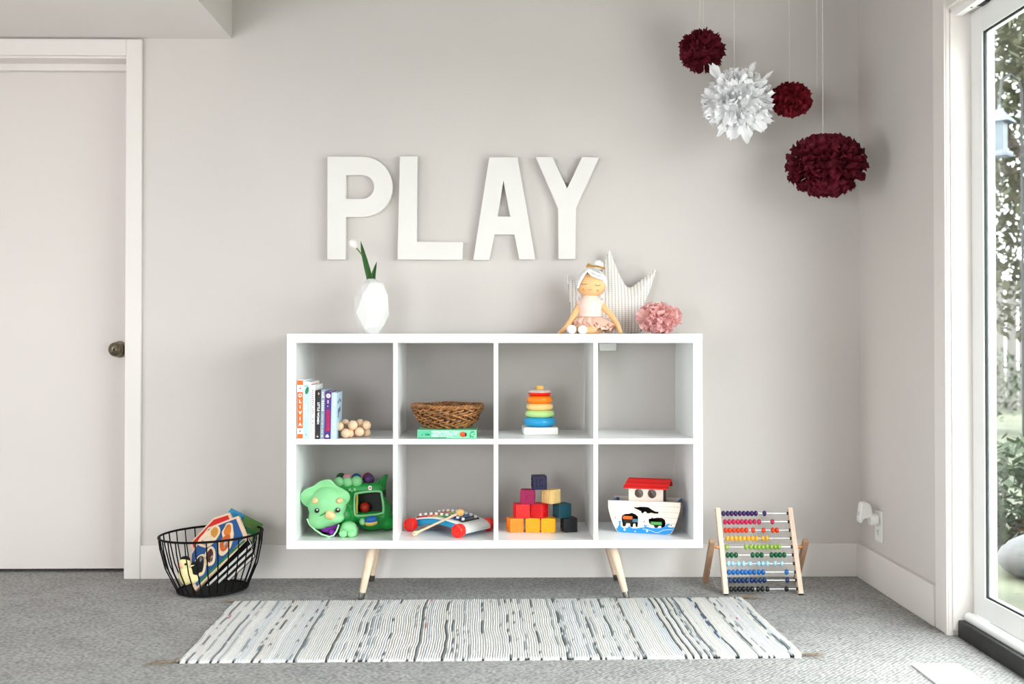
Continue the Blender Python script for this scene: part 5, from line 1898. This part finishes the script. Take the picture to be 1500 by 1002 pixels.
# ------------------------------------------------------------------ abacus
def abacus():
    t = thing('abacus', 'wooden bead abacus with rainbow rows leaning on its stand', 'abacus', (.975, 3.954, 0))
    la = math.atan(.5034)
    WO = pm('abacus_wood', (234, 206, 184), .5, .07, 26, .1, 60, stretch=(5, 5, .8))
    WD = pm('abacus_stand_wood', (176, 140, 112), .55, .1, 26, .1, 60, stretch=(5, 5, .8))
    lean = Matrix.Rotation(-la, 4, 'X')
    for s in (-1, 1):
        x = s * .1365
        bm = new(); box(bm, x - .0085, x + .0085, -.004, .022, .004, .330, .002, 2, lean); obj('post', bm, WO, t)
        bm = new(); box(bm, x - .0085, x + .0085, -.004, .022, .0025, .006, .0005, 1, lean); obj('foot_pad', bm, M_RUBBER, t)
        # pivoting stand leg outside the frame
        xo = s * .1735
        A, B = Vector((xo, .076, .178)), Vector((xo + s * .004, .205, .008))
        d = (B - A); ln = d.length
        q = math.atan2(-d.y, -d.z) if False else math.atan2(d.y, -d.z)
        Ml = Matrix.Translation(A) @ Matrix.Rotation(q, 4, 'X')
        bm = new(); box(bm, -.0095, .0095, -.011, .011, -ln, .010, .002, 2, Ml); obj('stand_leg', bm, WD, t)
        bm = new(); tube(bm, [(s * .145, .081, .160), (s * .1645, .081, .162)], .0045, 10); ball(bm, (s * .155, .081, .161), (.0075, .0075, .0075), 12); obj('pivot_dowel', bm, pm('abacus_knob', (206, 140, 86), .4), t, True)
        bm = new(); tube(bm, [(s * .139, .012, .02), (s * .155, .09, .012), (s * .172, .150, .075)], .0006, 5); obj('stay_string', bm, M_STRING, t, True)
    Zs = [.274, .245, .216, .188, .159, .132, .103, .075, .048, .0195]
    bx = [[-116, -100, -85, -70, -54, -39, -24, -9, 6, 39], [-113, -97, -81, -65, -50, -34, -18, -2, 15, 65], [-114, -99, -83, -67, -52, -36, -11, 28, 63, 78], [-111, -95, -79, -64, -48, -32, -17, -1, 22, 38],
          [-115, -44, -27, -11, 4, 19, 34, 50, 65, 79], [-116, -101, -85, -23, -6, 10, 47, 63, 78, 94], [-116, -100, -79, -60, -36, -5, 11, 28, 56, 82], [-117, -101, -85, -69, -56, -40, -24, -7, 9, 95],
          [-115, -99, -84, -69, -54, -37, -22, -6, 10, 94], [-116, -100, -85, -70, -54, -38, -17, -1, 17, 87]]
    cs = [(58, 26, 96), (198, 34, 84), (226, 66, 22), (240, 180, 58), (154, 188, 80), (14, 94, 56), (172, 212, 226), (30, 106, 178), (22, 52, 96), (20, 22, 24)]
    for z_, row, col, in zip(Zs, bx, cs):
        y = .5034 * z_ + .009
        bm = new(); tube(bm, [(-.129, y, z_), (.129, y, z_)], .0015, 8); rod = obj('rod', bm, pm('abacus_rod', (226, 226, 226), .25, .02, 40, metal=.6), t, True)
        bm = new(); tube(bm, [(.1235, y, z_), (.1285, y, z_)], .006, 12); obj('end_stop', bm, M_RUBBER, rod, True)
        mt = pm('bead_%d_%d_%d' % col, col, .3, .04, 30, coat=.3)
        bm = new(); ball(bm, (0, 0, 0), (.0080, .0106, .0106), 16)
        o = obj('bead', bm, mt, rod, True); o.location = (row[0] / 1000, y, z_)
        for q in row[1:]:
            share('bead', o.data, rod, Matrix.Translation((q / 1000, y, z_)))


abacus()

# ------------------------------------------------------------------ outlet, plug-in and floor register
def outlet():
    t = thing('outlet_plate', 'white wall outlet cover plate on the right wall', 'outlet', (WX - .0002, 4.058, .175), (0, 0, 0))
    bm = new(); box(bm, -.006, 0, -.036, .036, 0, .116, .002, 2); obj('cover_plate', bm, M_PLASTIC, t)
    for z_ in (.036, .080):
        bm = new(); lathe(bm, [(.0165, 0), (.0165, .0016), (.015, .002), (0, .002)], 20, Matrix.Translation((-.0055, 0, z_)) @ Matrix.Rotation(-pi / 2, 4, 'Y')); s = obj('socket', bm, M_PLASTIC, t, True)
        bm = new()
        box(bm, -.0080, -.0074, -.0075, -.0055, z_ - .002, z_ + .008); box(bm, -.0080, -.0074, .0055, .0075, z_ - .002, z_ + .008); box(bm, -.0080, -.0074, -.002, .002, z_ - .0095, z_ - .006)
        obj('slot', bm, M_RUBBER, s)
    p = thing('plug_in_device', 'white plug-in night light device in the wall outlet', 'night light', (WX - .0085, 4.058, .245))
    bm = new(); lathe(bm, [(.020, 0), (.023, .004), (.023, .026), (.020, .031), (.012, .032)], 24, Matrix.Translation((0, 0, .012)) @ Matrix.Rotation(-pi / 2, 4, 'Y')); obj('plug_body', bm, M_PLASTIC, p, True)
    outl = smooth_closed([(-.030, .022), (-.030, .046), (-.034, .068), (-.046, .080), (-.060, .084), (-.074, .080), (-.080, .060), (-.084, .028), (-.087, .004), (-.082, -.008), (-.074, -.004), (-.066, .010), (-.050, .012)], 3)
    obj('arm_housing', plate([outl], .046, .006, 3), M_PLASTIC, p, True, R(50), M=Matrix.Translation((0, .002, .008)) @ UPRIGHT @ Matrix.Scale(.84, 4))
    bm = new(); box(bm, -.0725, -.0715, -.012, .008, .030, .032); box(bm, -.0720, -.0707, -.012, .008, .038, .040); obj('vent_slot', bm, MATS['print_grey'], p)


outlet()
fr = thing('floor_register', 'white metal floor register near the sliding glass door', 'vent', (1.250, 2.945, 0))
b = new()
w, l, h = .067, .150, .006
box(b, -w, -w + .016, -l, l, 0, h, .0015); box(b, w - .016, w, -l, l, 0, h, .0015)
box(b, -w + .016, w - .016, l - .020, l, 0, h, .0015); box(b, -w + .016, w - .016, -l, -l + .020, 0, h, .0015)
obj('register_frame', b, M_PLASTIC, fr)
b = new(); box(b, -w + .016, w - .016, -l + .020, l - .020, .0005, .0020); obj('register_base', b, M_PLASTIC, fr)
for k in range(26):
    y = -l + .026 + k * (2 * l - .052) / 25
    b = new(); box(b, -w + .016, w - .016, y - .0036, y + .0036, .002, .0045, .0008, 1)
    obj('louver', b, M_PLASTIC, fr)
b = new(); box(b, .028, .030, -l + .02, l - .02, .0044, .0056); obj('register_bar', b, M_PLASTIC, fr)

# ------------------------------------------------------------------ garden seen through the sliding door
b = new(); box(b, WX + .17, 30, -25, 40, -.4, -.18)
g = struct('ground', b, pm('garden_ground', (74, 76, 60), .95, .5, 1.5, .5, 20))
b = new(); box(b, WX + .17, WX + 2.2, -4, 3.9, -.18, -.12)
struct('bounce_slab', b, pm('bounce_slab_pale', (222, 217, 210), .9, .06, 6, .2, 60))  # unseen pale slab added to reflect daylight up into the room


def leaf_cluster(rng, n, rx, ry, rz, c, size):
    vs, fs = [], []
    for k in range(n):
        while True:
            p = Vector((rng.uniform(-1, 1), rng.uniform(-1, 1), rng.uniform(-1, 1)))
            if .35 < p.length < 1:
                break
        p = Vector((p.x * rx, p.y * ry, p.z * rz)) + Vector(c)
        d = Vector((rng.gauss(0, 1), rng.gauss(0, 1), rng.gauss(0, .6))).normalized()
        x, y = frame_of(d)
        s = size * rng.uniform(.6, 1.3)
        i = len(vs)
        vs += [p - d * s, p + x * s * .45, p + d * s, p - x * s * .45]
        fs.append((i, i + 1, i + 2, i + 3))
    me = bpy.data.meshes.new('foliage')
    me.from_pydata([tuple(v) for v in vs], [], fs)
    return me


M_BARK = pm('grey_bark', (84, 76, 70), .9, .3, 8, .6, 20, stretch=(4, 4, .6))
rng = random.Random(77)
M_LEAF = [pm('leaf_grey_green', (62, 72, 52), .8, .3, 2, trans=.3), pm('leaf_olive', (78, 78, 60), .8, .3, 2, trans=.3), pm('leaf_green', (50, 64, 40), .8, .3, 2, trans=.3)]
trees = [(5.9, 10.8, 4.6, 'tall pale grey trunked tree beyond the glass door', 0), (8.5, 13.4, 5.6, 'far leafy tree standing deepest in the garden', 1), (4.25, 8.25, 3.8, 'olive leaved tree by the hanging lantern', 1)]
for (x, y, h, lab, mi) in trees:
    t = thing('garden_tree', lab, 'tree', (x, y, -.18), (0, 0, 0), 'trees in the garden')
    b = new(); tube(b, [(0, 0, 0), (.06, .03, h * .3), (-.03, .05, h * .62), (.05, 0, h)], [.13, .11, .08, .03], 10)
    for k in range(5):
        a = rng.uniform(0, 6.28); z0 = h * rng.uniform(.4, .8)
        tube(b, [(0, 0, z0), (cos(a) * .5, sin(a) * .5, z0 + .4), (cos(a) * .9, sin(a) * .9, z0 + .9)], [.05, .035, .015], 6)
    obj('trunk', b, M_BARK, t, True)
    o = obj('crown', leaf_cluster(rng, 11000, 1.18, 1.18, h * .46, (0, 0, h * .74), .06), M_LEAF[mi], t)
    o['kind'] = 'stuff'
shr = [(2.75, 5.9, .55, .42, 'low dense shrub closest to the sliding door', 2), (3.85, 6.2, .5, .5, 'round grey green shrub in front of the olive leaved tree', 0), (5.7, 13.4, .9, .8, 'wide shrub in front of the garden fence', 2), (3.0, 9.9, .7, .6, 'middle shrub behind the olive leaved tree', 1)]
for (x, y, r_, h, lab, mi) in shr:
    t = thing('garden_shrub', lab, 'shrub', (x, y, -.18), (0, 0, 0), 'shrubs in the garden')
    b = new()
    for k in range(6):
        a = k * 1.05
        tube(b, [(0, 0, 0), (cos(a) * r_ * .4, sin(a) * r_ * .4, h * .6), (cos(a) * r_ * .7, sin(a) * r_ * .7, h * 1.1)], [.02, .014, .006], 5)
    obj('stems', b, M_BARK, t)
    o = obj('foliage', leaf_cluster(rng, 1600, r_, r_, h * .7, (0, 0, h * .72), .05), M_LEAF[mi], t)
    o['kind'] = 'stuff'
fn = thing('garden_fence', 'weathered grey board fence behind the garden shrubs', 'fence', (8.6, 17.4, -.18), (0, 0, R(-28)))
M_FENCE = pm('weathered_board', (96, 92, 88), .9, .2, 6, .4, 40, stretch=(5, 5, .4))
b = new(); box(b, -.085, .085, -.012, .012, 0, 2.1, .006, 1)
o = obj('board', b, M_FENCE, fn); o.location = (-4, 0, 0)
for k in range(1, 44):
    share('board', o.data, fn, Matrix.Translation((-4 + k * .186, 0, rng.uniform(-.015, .015))))
for z_ in (.4, 1.7):
    b = new(); box(b, -4.1, 4.1, .012, .05, z_ - .045, z_ + .045); obj('rail', b, M_FENCE, fn)
ln_ = thing('bird_feeder', 'pale hanging lantern shaped bird feeder outside the glass door', 'bird feeder', (3.03, 6.5, 2.03))
M_FEED = pm('feeder_grey', (78, 84, 94), .5, .05, 10)
b = new(); lathe(b, [(.105, .205), (.10, .215), (.03, .275), (.012, .285), (.008, .32)], 4); obj('feeder_roof', b, M_FEED, ln_)
b = new(); lathe(b, [(.050, .03), (.050, .206)], 4); obj('feeder_body', b, pm('feeder_panel', (64, 74, 82), .4, .1, 10), ln_)
b = new(); lathe(b, [(.08, 0), (.085, .012), (.085, .03), (.05, .032)], 4); obj('feeder_tray', b, M_FEED, ln_)
b = new(); tube(b, [(.16, .05, -2.21), (.16, .05, .40), (.14, .045, .47), (.08, .025, .50), (.02, .006, .46), (0, 0, .31)], .008, 8); obj('hook_pole', b, M_RUBBER, ln_, True)
bl = thing('garden_boulder', 'pale rounded boulder lying on the garden ground', 'rock', (2.62, 5.05, -.18))
b = new(); ball(b, (0, 0, .10), (.26, .20, .14), 20)
for v in b.verts:
    v.co += v.co.normalized() * .05 * noise.noise(v.co * 6)
obj('stone', b, pm('boulder_grey', (84, 84, 84), .9, .15, 10, .4, 30), bl, True)
